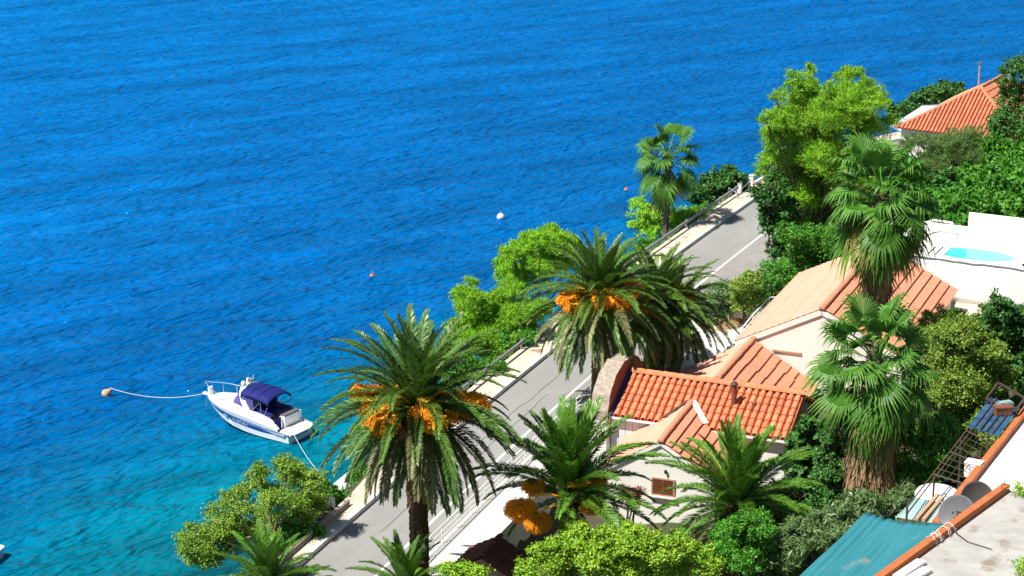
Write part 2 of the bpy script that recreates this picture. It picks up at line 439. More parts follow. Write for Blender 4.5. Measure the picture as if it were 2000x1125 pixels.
    L.new(fr.outputs[0], frm.inputs[0]); L.new(frm.outputs[0], body.inputs[0]); L.new(b.outputs[0], body.inputs[1]); L.new(gl.outputs[0], body.inputs[2])
    # clear shallows
    tr = N.new('ShaderNodeBsdfTransparent'); tr.inputs[0].default_value = (0.35, 0.72, 0.72, 1)
    ms = N.new('ShaderNodeMixShader')
    al = N.new('ShaderNodeMapRange'); al.inputs[1].default_value = 0.0; al.inputs[2].default_value = 7.0
    al.inputs[3].default_value = 0.6; al.inputs[4].default_value = 0.0
    L.new(da.outputs['Fac'], al.inputs[0]); L.new(al.outputs[0], ms.inputs[0])
    L.new(body.outputs[0], ms.inputs[1]); L.new(tr.outputs[0], ms.inputs[2])
    L.new(ms.outputs[0], N['Material Output'].inputs['Surface'])
    me.materials.append(m)
    me.polygons.foreach_set('use_smooth', [True] * len(me.polygons))
    tag(obj('sea', me), kind='structure')
make_sea()

# ------------------------------------------------------------------ terrain, road, pavement
def make_ground():
    xs = np.concatenate([np.arange(-70, 80, 1.0), [85, 95, 110, 140, 190, 260, 400]])
    ys = np.concatenate([[-60, -30, 0, 20, 40, 50], np.arange(58, 240, 1.0), [245, 255, 270, 300, 330]])
    X, Y = np.meshgrid(xs, ys)
    Z = ground_z(X, Y)
    d = kdist(X, Y)
    j = np.array([[mnoise.noise((x * 0.4, y * 0.4, 0)) for x in xs] for y in ys])
    Z = Z + j * np.where(d < -3, 0.5, np.where(d > 9.5, 0.35, 0.0))
    V = np.stack([X, Y, Z], -1).reshape(-1, 3)
    nx, ny = len(xs), len(ys)
    idx = np.arange(nx * ny).reshape(ny, nx)
    F = np.stack([idx[:-1, :-1], idx[:-1, 1:], idx[1:, 1:], idx[1:, :-1]], -1).reshape(-1, 4)
    me = bpy.data.meshes.new('ground'); me.from_pydata(V.tolist(), [], F.tolist())
    me.materials.append(M['soil'])
    me.polygons.foreach_set('use_smooth', [True] * len(me.polygons))
    tag(obj('ground', me), kind='structure')
make_ground()
YS = [60 + i * 3 for i in range(59)]
def strip(name, d0, d1, z, m, y0=60, y1=236, thick=None, step=3.0):
    n = int((y1 - y0) / step)
    b = MB()
    f0 = d0 if callable(d0) else (lambda y: d0)
    f1 = d1 if callable(d1) else (lambda y: d1)
    ys = [y0 + (y1 - y0) * i / n for i in range(n + 1)]
    vs = []
    for y in ys:
        vs += [kerb_pt(y, f0(y), z), kerb_pt(y, f1(y), z)]
    fs = [(2 * i, 2 * i + 1, 2 * i + 3, 2 * i + 2) for i in range(n)]
    if thick:
        o = len(vs)
        for y in ys:
            vs += [kerb_pt(y, f0(y), z - thick), kerb_pt(y, f1(y), z - thick)]
        for i in range(n):
            fs += [(o + 2 * i, 2 * i, 2 * i + 2, o + 2 * i + 2), (2 * i + 1, o + 2 * i + 1, o + 2 * i + 3, 2 * i + 3)]
        fs += [(0, o, o + 1, 1), (2 * n, 2 * n + 1, o + 2 * n + 1, o + 2 * n)]
    b.add(vs, fs)
    return b.build(name, m)
def redge(y): return 5.7 + 2.3 * float(sstep(128, 142, y))
tag(strip('road', 0.0, redge, 5.0, M['asphalt'], thick=0.2), kind='structure')
tag(strip('road_shoulder', 4.3, lambda y: redge(y) - 0.02, 5.004, M['asphalt2'], y0=134), kind='structure')
tag(strip('edge_line', 4.1, 4.28, 5.009, M['paint']), kind='structure')
tag(strip('pavement', lambda y: -1.45 - .65 * float(sstep(110, 118, y)), -0.30, 5.24, M['pave'], thick=0.7), kind='structure')
kerb = tag(strip('kerb', -0.30, 0.0, 5.27, M['kerb'], thick=0.45), kind='structure')
for cy0, cy1, cd in ((108, 142, 2.1), (120, 131, 2.9), (146, 158, 1.5)):
    vs_ = []
    n_ = int((cy1 - cy0) / .8)
    for i_ in range(n_ + 1):
        y_ = cy0 + (cy1 - cy0) * i_ / n_
        w_ = cd + .22 * mnoise.noise((y_ * .35, cd, 0)) + .10 * mnoise.noise((y_ * 1.9, cd, 2))
        h_ = .018 + .012 * mnoise.noise((y_ * .8, 5, cd))
        vs_ += [kerb_pt(y_, w_ - h_, 5.0045), kerb_pt(y_, w_ + h_, 5.0045)]
    tag(MB().add(vs_, [(2 * i_, 2 * i_ + 1, 2 * i_ + 3, 2 * i_ + 2) for i_ in range(n_)]).build('road_crack', M['black']), kind='structure')
# concrete terrace beside the road, in front of the houses, and its retaining wall
tag(strip('terrace', 5.72, 8.4, 5.03, M['drive'], y0=90, y1=126, thick=2.8), kind='structure')
# driveway of the upper house
dr = MB(); pl = [at(*p, 5.05) for p in ((1262, 742), (1300, 690), (1352, 622), (1440, 632), (1478, 640), (1440, 690), (1420, 735), (1330, 770))]
dr.prism([(p.x, p.y) for p in pl], 4.3, 5.05)
tag(dr.build('driveway', M['drive']), kind='structure')
# quay slab on the shore
q = MB(); pl = [at(*p, 1.3) for p in ((642, 952), (700, 905), (722, 914), (664, 968))]
q.prism([(p.x, p.y) for p in pl], -1.2, 1.3)
tag(q.build('concrete_quay', M['kerb']), kind='structure')
# shore rocks, above and below the waterline
def make_rocks():
    b = MB()
    for i in range(420):
        y = random.uniform(88, 205); d = random.uniform(-10.5, -4.6)
        p = kerb_pt(y, d, 0); r = random.uniform(0.25, 0.95)
        z = gz(p.x, p.y) + r * 0.15
        ph = [random.uniform(0.7, 1.2) for _ in range(24)]
        vs, fs = [], []
        for j, (rr, zz) in enumerate(((0.55, 0.5), (1.0, 0.1), (0.85, -0.4))):
            for k in range(6):
                a = k * math.pi / 3
                s_ = ph[j * 6 + k]
                vs.append((p.x + r * rr * s_ * math.cos(a), p.y + r * rr * s_ * math.sin(a), z + r * zz * s_))
        for j in range(2):
            for k in range(6):
                fs.append((j * 6 + k, (j + 1) * 6 + k, (j + 1) * 6 + (k + 1) % 6, j * 6 + (k + 1) % 6))
        fs.append((0, 1, 2, 3, 4, 5))
        b.add(vs, fs)
    tag(b.build('shore_rocks', M['rock']), 'grey boulders along the waterline and under the shallow water', 'rocks', kind='stuff')
make_rocks()

# ------------------------------------------------------------------ guardrails, gate, street things
def guardrail(y0, y1, m, label, d=-1.95, ends=True, cat='guardrail', zb=5.24):
    t = thing('guardrail', label, cat, kerb_pt(y0, d, zb), group=None)
    o = t.location
    prof = [(-0.04, 0.42), (0.05, 0.47), (0.05, 0.53), (-0.02, 0.58), (0.05, 0.63), (0.05, 0.70), (-0.04, 0.75)]
    n = max(2, int((y1 - y0) / 2))
    b = MB(); vs = []; fs = []
    for i in range(n + 1):
        y = y0 + (y1 - y0) * i / n
        for (dd, z) in prof:
            vs.append(kerb_pt(y, d + dd + 0.06, zb + z) - o)
    k = len(prof)
    for i in range(n):
        for j in range(k - 1):
            fs.append((i * k + j, (i + 1) * k + j, (i + 1) * k + j + 1, i * k + j + 1))
    b.add(vs, fs); r_ = b.build('rail', m, t)
    md = r_.modifiers.new('thick', 'SOLIDIFY'); md.thickness = 0.02
    np_ = max(2, int((y1 - y0) / 3.6) + 1)
    for i in range(np_):
        y = y0 + 0.3 + (y1 - y0 - 0.6) * i / (np_ - 1)
        p = kerb_pt(y, d - 0.05, zb) - o
        MB().box((p.x, p.y, 0.27), (0.09, 0.12, 0.98), -R(23)).build('post', M['steel'], t)
    return t
guardrail(96.5, 110.4, M['rustrail'], 'weathered brown guardrail beside the airy shoreline tree, nearest the viewer', d=-0.98, zb=4.85)
guardrail(122.5, 149.0, M['steel'], 'grey steel guardrail in front of the two low pines, middle stretch')
guardrail(150.0, 181.0, M['steel'], 'long grey steel guardrail passing behind the slim fan palm')
guardrail(184.6, 198, M['steel'], 'short grey guardrail beyond the gap, behind the big pine')
def rail_block(y, label):
    t = thing('guardrail_end_post', label, 'post', kerb_pt(y, -1.9, 5.24), -R(23))
    MB().box((0, 0, 0.42), (0.34, 0.34, 0.86)).build('shaft', M['whitebright'], t)
    MB().box((0, 0, 0.88), (0.42, 0.42, 0.08)).build('cap', M['whitebright'], t)
rail_block(181.4, 'white end post on the near side of the gap in the guardrail')
rail_block(184.2, 'white end post on the far side of the gap in the guardrail')
# sea stair railing by the gap
t = thing('stair_railing', 'grey metal stair railing rising behind the guardrail by the fig bush', 'railing', at(1440, 398, 4.6), -R(23))
o = t.location
pts = [at(1422, 398, 4.6), at(1440, 402, 4.6), at(1462, 396, 4.6)]
for k, (p, h) in enumerate(zip(pts, (1.5, 1.2, 2.0))):
    w = Matrix.Rotation(R(23), 3, 'Z') @ (p - o)
    MB().tube([(w.x, w.y, 0), (w.x, w.y, h)], 0.035).build('post', M['steel'], t)
W = [Matrix.Rotation(R(23), 3, 'Z') @ (p - o) for p in pts]
for f in (0.35, 0.65, 0.97):
    MB().tube([(W[0].x, W[0].y, 1.5 * f), (W[1].x, W[1].y, 1.2 * f), (W[2].x, W[2].y, 2.0 * f)], 0.028).build('bar', M['steel'], t)
# grey sign board seen from behind
p = at(645, 1012, 4.6)
t = thing('sign_board', 'small grey sign board seen from behind at the end of the brown guardrail', 'sign', p, -R(20))
MB().box((0, 0, 0.5), (0.06, 0.06, 1.3)).build('post', M['steel'], t)
MB().box((0, 0.05, 0.95), (0.62, 0.03, 0.7)).build('board', M['dish'], t)

# white railing along the house side of the road
def white_railing(name, pts, label, h=1.0, rails=(0.32, 0.64, 0.98), m=None, every=2.2, rad=0.03):
    m = m or M['whitebright']
    base = Vector(pts[0])
    t = thing(name, label, 'railing', base)
    P_ = [Vector(p) - base for p in pts]
    for f in rails:
        MB().tube([p + Vector((0, 0, h * f)) for p in P_], rad if f < 0.9 else rad * 1.7, 6).build('rail', m, t)
    for a, b in zip(P_[:-1], P_[1:]):
        n = max(1, int(round((b - a).length / every)))
        for i in range(n + (1 if b is P_[-1] else 0)):
            p = a.lerp(b, i / n)
            MB().tube([p, p + Vector((0, 0, h))], rad * 0.9, 6).build('post', m, t)
    return t
rp = [kerb_pt(y, 5.85, 5.03) for y in (94, 100, 106, 112, 118, 124, 130.6)]
white_railing('road_railing', rp, 'long white tube railing between the road and the sunken white terrace')
white_railing('corner_railing', [kerb_pt(130.4, 6.05, 5.03), kerb_pt(128.2, 8.6, 5.03), kerb_pt(127.6, 8.7, 5.03)], 'short white railing running from the road to the arched stone gable', every=1.3)
rz = [at(1430, 690, 5.1), at(1470, 640, 5.6), at(1502, 606, 6.2), at(1525, 606, 6.2)]
white_railing('stair_rail', rz, 'white stair railing beside the pale roof of the upper house', h=1.0, every=1.5)
b = MB(); a0, a1 = at(1272, 745, 5.0), at(1345, 668, 5.0)
b.bar(a0 + Vector((0, 0, 0.35)), a1 + Vector((0, 0, 0.35)), 0.35, 0.9)
tag(b.build('low_wall', M['stone']), 'low stone wall beside the driveway under the leaning date palms', 'wall')

# ------------------------------------------------------------------ houses
def slope_basis(w, drop, side):
    a = math.atan2(drop, w)
    t = Vector((math.cos(a) * side, 0, -math.sin(a)))
    n = Vector((math.sin(a) * side, 0, math.cos(a)))
    return t, n, math.hypot(w, drop)
def tile_courses(parent, w, drop, L, zr, side, n, m, ov=0.08, pitch=0.26, amp=0.045, step=0.075, jit=0.0, name='tile_course', seed=1):
    rnd = random.Random(seed)
    t, nn, S = slope_basis(w, drop, side)
    top = Vector((0, 0, zr))
    cl = S / n
    for i in range(n):
        b = MB(); vs = []; fs = []
        cols = int((L + 2 * ov) / pitch)
        sub = 4
        blk = 0.0
        K = cols * sub
        for j in range(K + 1):
            y = -ov + (L + 2 * ov) * j / K
            if j % (sub * 9) == 0: blk = rnd.uniform(-jit, jit)
            ph = (j % sub) / sub
            h = amp * math.sin(math.pi * ph) ** 0.7 if ph > 0 else 0.0
            t0 = i * cl - (0.0 if i == 0 else 0.05); t1 = (i + 1) * cl + blk
            for tt, hh in ((t0, 0.13 + h), (t1, 0.13 + h + step), (t1, 0.10)):
                vs.append(top + t * tt + nn * hh + Vector((0, y, 0)))
        for j in range(K):
            a = j * 3
            q1 = (a, a + 1, a + 4, a + 3); q2 = (a + 1, a + 2, a + 5, a + 4)
            fs += [q1, q2] if side > 0 else [q1[::-1], q2[::-1]]
        b.add(vs, fs)
        tag(b.build(name, m, parent), kind='stuff')
def ridge_tiles(parent, y0, y1, zr, m, pitch=0.5, r=0.17, pt=None, name='ridge_tile'):
    b = MB(); vs = []; fs = []
    for s, (yy, rr) in enumerate(((0, r * 1.1), (0.06, r * 1.14), (pitch * 1.04, r))):
        for k in range(7):
            a = math.pi * k / 6
            vs.append((rr * math.cos(a) * 1.25, yy, rr * math.sin(a)))
    for s in range(2):
        for k in range(6):
            fs.append((s * 7 + k, (s + 1) * 7 + k, (s + 1) * 7 + k + 1, s * 7 + k + 1))
    fs.append((0, 1, 2, 3, 4, 5, 6))
    me = b.add(vs, fs).mesh(name, m)
    n = int((y1 - y0) / pitch)
    for i in range(n + 1):
        o = obj(name, me, parent, (random.uniform(-.012, .012), y0 + i * (y1 - y0) / max(n, 1), zr + 0.10 + random.uniform(0, .015)))
def barrel_mesh(name, L, r0, r1, m):
    b = MB(); vs = []; fs = []
    rows = ((-0.02, r0 * 0.96), (0.0, r0), (L, r1))
    for (x, r) in rows:
        for k in range(7):
            a = math.pi * (k / 6)
            vs.append((-x, r * math.cos(a), r * math.sin(a) * 1.05))
    for s in range(2):
        for k in range(6):
            fs.append((s * 7 + k, s * 7 + k + 1, (s + 1) * 7 + k + 1, (s + 1) * 7 + k))
    # thickness at the lower lip
    o = len(vs)
    for k in range(7):
        a = math.pi * (k / 6)
        vs.append((0.02, r0 * 0.78 * math.cos(a), r0 * 0.78 * math.sin(a)))
    for k in range(6): fs.append((k, o + k, o + k + 1, k + 1))
    me = b.add(vs, fs).mesh(name, m)
    return me
def barrel_roof(parent, w, drop, L, zr, side, rows, cols, m, pan, mask=None, r=None, y0=0.0):
    """each barrel tile its own object; pans between the rows as one sheet"""
    t, nn, S = slope_basis(w, drop, side)
    cl = S / rows
    pitch = L / cols
    r = r or pitch * 0.36
    me = barrel_mesh('barrel_tile', cl * 1.08, r * 1.12, r * 0.86, m)
    ydir = nn.cross(t)
    for c in range(cols):
        for k in range(rows):
            yy = y0 + (c + 0.5) * pitch; tt = (k + 1) * cl
            if mask and not mask(yy, tt - cl * 0.5): continue
            tilt = random.uniform(0.05, 0.085)
            tv = (t * math.cos(tilt) + nn * math.sin(tilt)).normalized()
            nv = (nn * math.cos(tilt) - t * math.sin(tilt)).normalized()
            p = Vector((0, yy + random.uniform(-.012, .012), zr)) + t * (tt + random.uniform(-.02, .02)) + nn * (0.15 + random.uniform(0, .012))
            o = obj('barrel_tile', me, parent)
            o.matrix_basis = Matrix((tv, nv.cross(tv), nv)).transposed().to_4x4()
            o.matrix_basis = Matrix.Translation(p) @ o.matrix_basis
    return t, nn, S
def gable_body(t, w, drop, L, zr, wallm, inset=0.35, front=0.02, back=0.1, slab=0.12, fascia=None, z0=0.0):
    zi = zr - slab
    wi = w - inset
    zi_e = zr - drop * wi / w - slab
    b = MB()
    prof = [(-wi, z0), (wi, z0), (wi, zi_e), (0, zi), (-wi, zi_e)]
    vs = [(x, front, z) for x, z in prof] + [(x, L - back, z) for x, z in prof]
    b.add(vs, [(0, 1, 2, 3, 4), (9, 8, 7, 6, 5), (0, 5, 6, 1), (1, 6, 7, 2), (4, 9, 5, 0), (2, 7, 8, 3), (3, 8, 9, 4)])
    b.build('wall', wallm, t)
    for side in (-1, 1):
        tt, nn, S = slope_basis(w, drop, side)
        bb = MB(); vs = []
        for y in (-0.05, L + 0.1):
            for s_, h in ((0.0, -0.02), (S, -0.02), (S, 0.09), (0.0, 0.09)):
                vs.append(Vector((0, y, zr)) + tt * s_ + nn * h)
        fs = [(0, 1, 2, 3), (7, 6, 5, 4), (0, 4, 5, 1), (1, 5, 6, 2), (2, 6, 7, 3), (3, 7, 4, 0)]
        if side < 0: fs = [f[::-1] for f in fs]
        bb.add(vs, fs)
        bb.build('roof_slab', fascia or M['whitebright'], t)
def barge(t, w, drop, zr, h=0.34, y=-0.06):
    for side in (-1, 1):
        tt, nn, S = slope_basis(w, drop, side)
        a = Vector((0, y, zr)) + nn * (0.10 - h / 2) + tt * 0.02; c = a + tt * (S + .02)
        MB().bar(a, c, 0.07, h, up=nn).build('barge_board', M['white'], t)
def window(parent, x, z, w, h, y, shutters=True, lab=None):
    f = MB()
    f.box((x, y - 0.03, z + h / 2 + 0.04), (w + 0.16, 0.10, 0.08)).box((x, y - 0.03, z - h / 2 - 0.04), (w + 0.16, 0.10, 0.08))
    f.box((x - w / 2 - 0.04, y - 0.03, z), (0.08, 0.10, h)).box((x + w / 2 + 0.04, y - 0.03, z), (0.08, 0.10, h))
    wo_ = MB().box((x, y + 0.0, z), (w, 0.03, h)).build('window', M['glass'], parent)
    f.build('window_frame', M['wood'], wo_)
    MB().box((x, y - 0.10, z - h / 2 - 0.12), (w + 0.35, 0.25, 0.07)).build('window_sill', M['white'], wo_)
    if shutters:
        for s in (-1, 1):
            b = MB()
            cx = x + s * w / 4
            for k in range(9):
                b.box((cx, y - 0.06, z - h / 2 + (k + 0.5) * h / 9), (w / 2 - 0.10, 0.03, h / 9 * 0.7), m=Matrix.Rotation(R(20), 3, 'X'))
            b.box((cx - w / 4 + 0.035, y - 0.06, z), (0.06, 0.05, h)).box((cx + w / 4 - 0.035, y - 0.06, z), (0.06, 0.05, h))
            b.build('shutter', M['shutter'], wo_)

# --- upper house (A)
azA, wA, dA, LA, zA = 0.385, 5.65, 2.87, 16.6, 11.3
bA = 4.2
hA = thing('house', 'large white house with broad peach and orange gable roof below the pool terrace', 'house', (19.88, 128.17, bA), -azA)
gable_body(hA, wA, dA, LA, zA - bA, M['white'])
tile_courses(hA, wA, dA, LA, zA - bA, 1, 9, M['tileflat'], step=0.12, amp=0.014, name='tile_course')
tile_courses(hA, wA, dA, LA, zA - bA, -1, 14, M['tilepeach'], step=0.05, amp=0.05, name='tile_course')
barge(hA, wA, dA, zA - bA)
ridge_tiles(hA, -0.2, LA, zA - bA + 0.06, M['tileflat'], 0.45, 0.16)
MB().box((-2.2, -0.04, 4.05), (1.9, 0.12, 0.10)).build('wall_ledge', M['wood'], hA)
MB().box((wA - 0.25, LA / 2, zA - bA - dA + 0.02), (0.16, LA + 0.2, 0.14)).build('gutter', M['steel'], hA)
window(hA, -2.6, 2.4, 1.2, 1.3, 0.01)
# --- middle wing (C)
azC, wC, dC, LC, zC = 0.375, 4.35, 2.6, 8.6, 8.75
bC = 3.0
rC = Vector((15.63, 129.5, 0)) - Vector((math.sin(azC), math.cos(azC), 0)) * LC
hC = thing('house_wing', 'middle house wing with peach left slope and stepped orange right slope against the white gable', 'house', (rC.x, rC.y, bC), -azC)
gable_body(hC, wC, dC, LC, zC - bC, M['white'], back=0.6)
tile_courses(hC, wC, dC, LC, zC - bC, 1, 7, M['tileflat'], step=0.12, amp=0.014, jit=0.07, seed=4)
tile_courses(hC, wC, dC, LC, zC - bC, -1, 10, M['tilepeach'], step=0.05, amp=0.05)
ridge_tiles(hC, 0.4, LC, zC - bC + 0.06, M['tileflat'], 0.42, 0.16)
# --- cottage with barrel tiles and arched stone gable (B)
azB = 0.391 + math.pi / 2
wB, dB, LB, zB = 3.5, 1.65, 11.2, 8.72
bB = 2.4
oB = Vector((7.16, 123.45, bB))
hB = thing('cottage', 'low cottage with bright orange barrel tile roof and rounded stone end gable', 'house', oB, -azB)
gable_body(hB, wB, dB, LB, zB - bB, M['white'], inset=0.45, front=0.1, back=0.15, fascia=M['tilepan'])
tB, nB, SB = barrel_roof(hB, wB, dB, LB - 0.3, zB - bB, 1, 6, 25, M['tile'], M['tilepan'], y0=0.35)
tile_courses(hB, wB, dB, LB, zB - bB, -1, 6, M['tileflat'], step=0.03)
ridge_tiles(hB, 0.3, LB - 0.35, zB - bB + 0.10, M['ridge'], 0.52, 0.20)
# white eave board and white wall boards below it, facing the viewer
zw = zB - bB - dB
MB().box((wB - 0.02, LB * 0.5, zw - 0.04), (0.10, LB, 0.16)).build('eave_board', M['whitebright'], hB)
for k in range(15):
    MB().box((wB - 0.40, 0.35 + k * 0.46, zw - 1.0), (0.06, 0.43, 1.9)).build('wall_board', M['board'], hB)
# arched stone gable
b = MB(); vs = []; NA = 20
for y in (-1.0, 0.12):
    for k in range(NA + 1):
        a = math.pi * k / NA
        rr = 1 + 0.02 * math.sin(k * 2.3)
        vs.append((0.35 + 3.45 * math.cos(a) * rr, y, zw - 0.15 + 2.85 * math.sin(a) ** 0.85 * rr))
fs = []
for k in range(NA): fs.append((k, k + 1, NA + 1 + k + 1, NA + 1 + k))
fs.append(tuple(range(NA + 1))[::-1]); fs.append(tuple(range(NA + 1, 2 * NA + 2)))
b.add(vs, fs); ar = b.build('arched_gable', M['stone'], hB)
b = MB(); vs = []
for k in range(NA + 1):
    a = math.pi * k / NA
    vs.append((0.35 + 3.40 * math.cos(a), 0.128, zw - 0.15 + 2.80 * math.sin(a) ** 0.85))
b.add(vs, [tuple(range(NA + 1))]); b.build('gable_shade_face', M['brick'], ar)  # red-brown inner face, its shade put into the dark colour
b = MB(); b.bar(Vector((0, 0.22, zB - bB)) + nB * 0.16, Vector((0, 0.22, zB - bB)) + tB * SB + nB * 0.16, 0.16, 0.22, up=nB)
b.build('shadow_bar', M['blueshadow'], hB)  # blue bar stands in for the shadow the arch casts on the tiles
MB().box((0.4, -0.45, (zw - 0.15) / 2), (6.7, 0.95, zw - 0.15)).build('gable_base', M['white'], hB)
for k in range(9):                                     # grey planks of the right end
    x = -wB + 0.8 + k * (wB * 2 - 1.6) / 8
    top = zB - bB - dB * abs(x) / wB - 0.18
    MB().box((x, LB - 0.10, top / 2), (0.70, 0.08, top)).build('plank', M['plank'], hB)
# chimney pipe
cp = MB(); pc = Vector((0, LB * 0.66, zB - bB)) + tB * 1.75
cp.tube([pc, pc + Vector((0, 0, 1.45))], 0.17, 12)
ch = cp.build('chimney', M['chimney'], hB)
MB().lathe([(0.0, 0.22), (0.12, 0.18), (0.25, 0.03), (0.25, 0.0), (0.0, 0.0)], 12, pc + Vector((0, 0, 1.52))).build('chimney_cap', M['darkmetal'], ch)
MB().tube([pc + Vector((0, 0, 1.40)), pc + Vector((0, 0, 1.56))], 0.12, 10).build('chimney_neck', M['steel'], ch)
v2 = Vector((0, LB * 0.77, zB - bB)) + tB * 1.6
MB().tube([v2, v2 + Vector((0, 0, 0.42))], 0.14, 10).build('roof_pipe', M['chimney'], hB)  # short dark tube to the right of the chimney
# --- front wing (D)
azD, wD, dD, LD, zD = 0.34, 3.66, 2.23, 7.5, 7.95
bD = 2.0
oD = Vector((8.6, 113.4, bD))
hD = thing('front_wing', 'front house wing with small gable roof and brown shuttered window behind the date palms', 'house', oD, -azD)
gable_body(hD, wD, dD, LD, zD - bD, M['white'])
tile_courses(hD, wD, dD, LD, zD - bD, 1, 7, M['tileflat'], step=0.12, amp=0.02, jit=0.03, seed=9)
tile_courses(hD, wD, dD, LD, zD - bD, -1, 9, M['tilepeach'], step=0.05, amp=0.05)
barge(hD, wD, dD, zD - bD, .2)
ridge_tiles(hD, -0.2, LD - 1.0, zD - bD + 0.06, M['tileflat'], 0.42, 0.15)
window(hD, 0.2, 3.25, 1.25, 0.95, 0.01)
MB().lathe([(0.02, 0.12), (0.09, 0.08), (0.07, -0.10), (0.0, -0.12)], 8, (0.35, -0.10, 4.25)).build('wall_lamp', M['black'], hD)
MB().tube([(-2.6, -0.02, 2.5), (-2.2, -0.02, 2.65), (-1.6, -0.02, 2.75)], 0.03, 5).build('cable', M['black'], hD)
# white valley flashing where its roof meets the cottage roof
rBv = Vector((math.sin(0.391), math.cos(0.391))); oB2 = Vector((7.16, 123.45))
rD_, qD_ = Vector((math.sin(azD), math.cos(azD))), Vector((math.cos(azD), -math.sin(azD)))
for sgn, mm, wd in ((1, M['whitebright'], 0.34), (-1, M['darkmetal'], 0.16)):
    vp = []
    for xD in (0.15, 0.75, 1.35):
        z = zD - dD / wD * xD
        need = (zB - z) / (dB / wB)
        base = Vector((8.6, 113.4)) + qD_ * (xD * sgn)
        yD = (-need - (base - oB2).dot(rBv)) / rD_.dot(rBv)
        vp.append(Vector((xD * sgn, yD - 0.12, z - bD + 0.36)))
    b = MB()
    for a, c in zip(vp[:-1], vp[1:]): b.bar(a, c, wd, 0.05)
    b.build('valley_flashing', mm, hD)

# --- far house with hip roof (F)
azF, wF, dF, zF, LF = 0.53, 5.95, 3.4, 12.5, 6.0
bF = 5.0
hF = thing('far_house', 'far house with hipped terracotta roof half buried in green shrubs', 'house', (43.87, 193.3, bF), -azF)
zr = zF - bF
b = MB(); wi = wF - 0.4
vs = [(-wi, -wi, 0), (wi, -wi, 0), (wi, LF + wi, 0), (-wi, LF + wi, 0)]
vs += [(x, y, zr - dF) for x, y, _ in vs]
b.add(vs, [(0, 1, 5, 4), (1, 2, 6, 5), (2, 3, 7, 6), (3, 0, 4, 7)]); b.build('wall', M['white'], hF)
b = MB(); e = zr - dF
b.add([(-wF, -wF, e), (wF, -wF, e), (wF, LF + wF, e), (-wF, LF + wF, e), (0, 0, zr), (0, LF, zr)],
      [(0, 1, 4), (1, 2, 5, 4), (2, 3, 5), (3, 0, 4, 5), (3, 2, 1, 0)])
b.build('roof_slab', M['tilepan'], hF)
# hip face with single tiles
S_ = math.hypot(wF, dF); tv0 = Vector((0, -wF / S_, -dF / S_)); nv0 = Vector((0, -dF / S_, wF / S_))
rows, pitch = 11, 0.36
cl = S_ / rows
me = barrel_mesh('barrel_tile', cl * 1.06, pitch * 0.37, pitch * 0.33, M['farTile'])
for c in range(int(2 * wF / pitch)):
    x = -wF + (c + 0.5) * pitch
    for k in range(rows):
        tt = (k + 1) * cl
        if abs(x) > (tt - cl * 0.4) / S_ * wF: continue
        p = Vector((x, 0, zr)) + tv0 * tt + nv0 * (0.06 + random.uniform(0, .015))
        o = obj('barrel_tile', me, hF)
        o.matrix_basis = Matrix.Translation(p) @ Matrix((tv0, nv0.cross(tv0), nv0)).transposed().to_4x4()
def slope_sheet(parent, p00, p10, p11, p01, n, m, step=0.08, name='tile_course'):
    """courses between an upper edge p00-p10 and a lower edge p01-p11"""
    p00, p10, p11, p01 = map(Vector, (p00, p10, p11, p01))
    nn = (p10 - p00).cross(p01 - p00)
    if nn.length < 1e-6: nn = (p11 - p01).cross(p01 - p00)
    nn.normalize()
    if nn.z < 0: nn = -nn
    for i in range(n):
        b = MB(); vs = []; fs = []
        K = 60
        for j in range(K + 1):
            u = j / K
            h = 0.03 * (j % 2)
            for f, hh in ((i / n, 0.05 + h), ((i + 1) / n, 0.05 + h + step), ((i + 1) / n, 0.02)):
                a = p00.lerp(p01, f); c = p10.lerp(p11, f)
                vs.append(a.lerp(c, u) + nn * hh)
        for j in range(K):
            fs += [(j * 3, j * 3 + 1, j * 3 + 4, j * 3 + 3), (j * 3 + 1, j * 3 + 2, j * 3 + 5, j * 3 + 4)]
        tag(b.add(vs, fs).build(name, m, parent), kind='stuff')
slope_sheet(hF, (0, 0, zr), (0, LF, zr), (wF, LF + wF, e), (wF, -wF, e), 9, M['farTile'])
slope_sheet(hF, (0, 0, zr), (0, LF, zr), (-wF, LF + wF, e), (-wF, -wF, e), 9, M['tilepeach'], 0.02)
def hip_caps(parent, a, b_, n, m):
    a, b_ = Vector(a), Vector(b_)
    d = (b_ - a); L = d.length; d.normalize()
    s = d.cross(Vector((0, 0, 1))).normalized(); u = s.cross(d)
    mb = MB(); vs = []; fs = []
    for (x, r) in ((0, 0.19), (L / n * 1.05, 0.16)):
        for k in range(7):
            an = math.pi * k / 6
            vs.append((x, r * math.cos(an), r * math.sin(an)))
    for k in range(6): fs.append((k, k + 1, 8 + k, 7 + k))
    fs.append(tuple(range(7)))
    me_ = mb.add(vs, fs).mesh('ridge_tile', m)
    for i in range(n):
        o = obj('ridge_tile', me_, parent)
        o.matrix_basis = Matrix.Translation(a + d * (L * i / n) + u * 0.06) @ Matrix((d, s, u)).transposed().to_4x4()
hip_caps(hF, (-wF, -wF, e), (0, 0, zr), 18, M['ridge'])
hip_caps(hF, (wF, -wF, e), (0, 0, zr), 18, M['ridge'])
hip_caps(hF, (0, 0, zr), (0, LF, zr), 12, M['ridge'])
MB().tube([(-1.2, 3.0, zr - 1.0), (-1.2, 3.0, zr + 1.7)], 0.08, 8).build('roof_pipe', M['wood'], hF)
MB().box((-1.2, 3.0, zr + 1.72), (0.32, 0.32, 0.12)).build('vent_cap', M['dish'], hF)
MB().tube([(0.5, LF + 0.6, zr - 0.6), (0.5, LF + 0.6, zr + 1.0)], 0.03, 6).build('antenna', M['steel'], hF)
MB().box((0.4, LF + 0.4, zr + 0.06), (0.9, 0.5, 0.4)).build('ridge_vent', M['white'], hF)
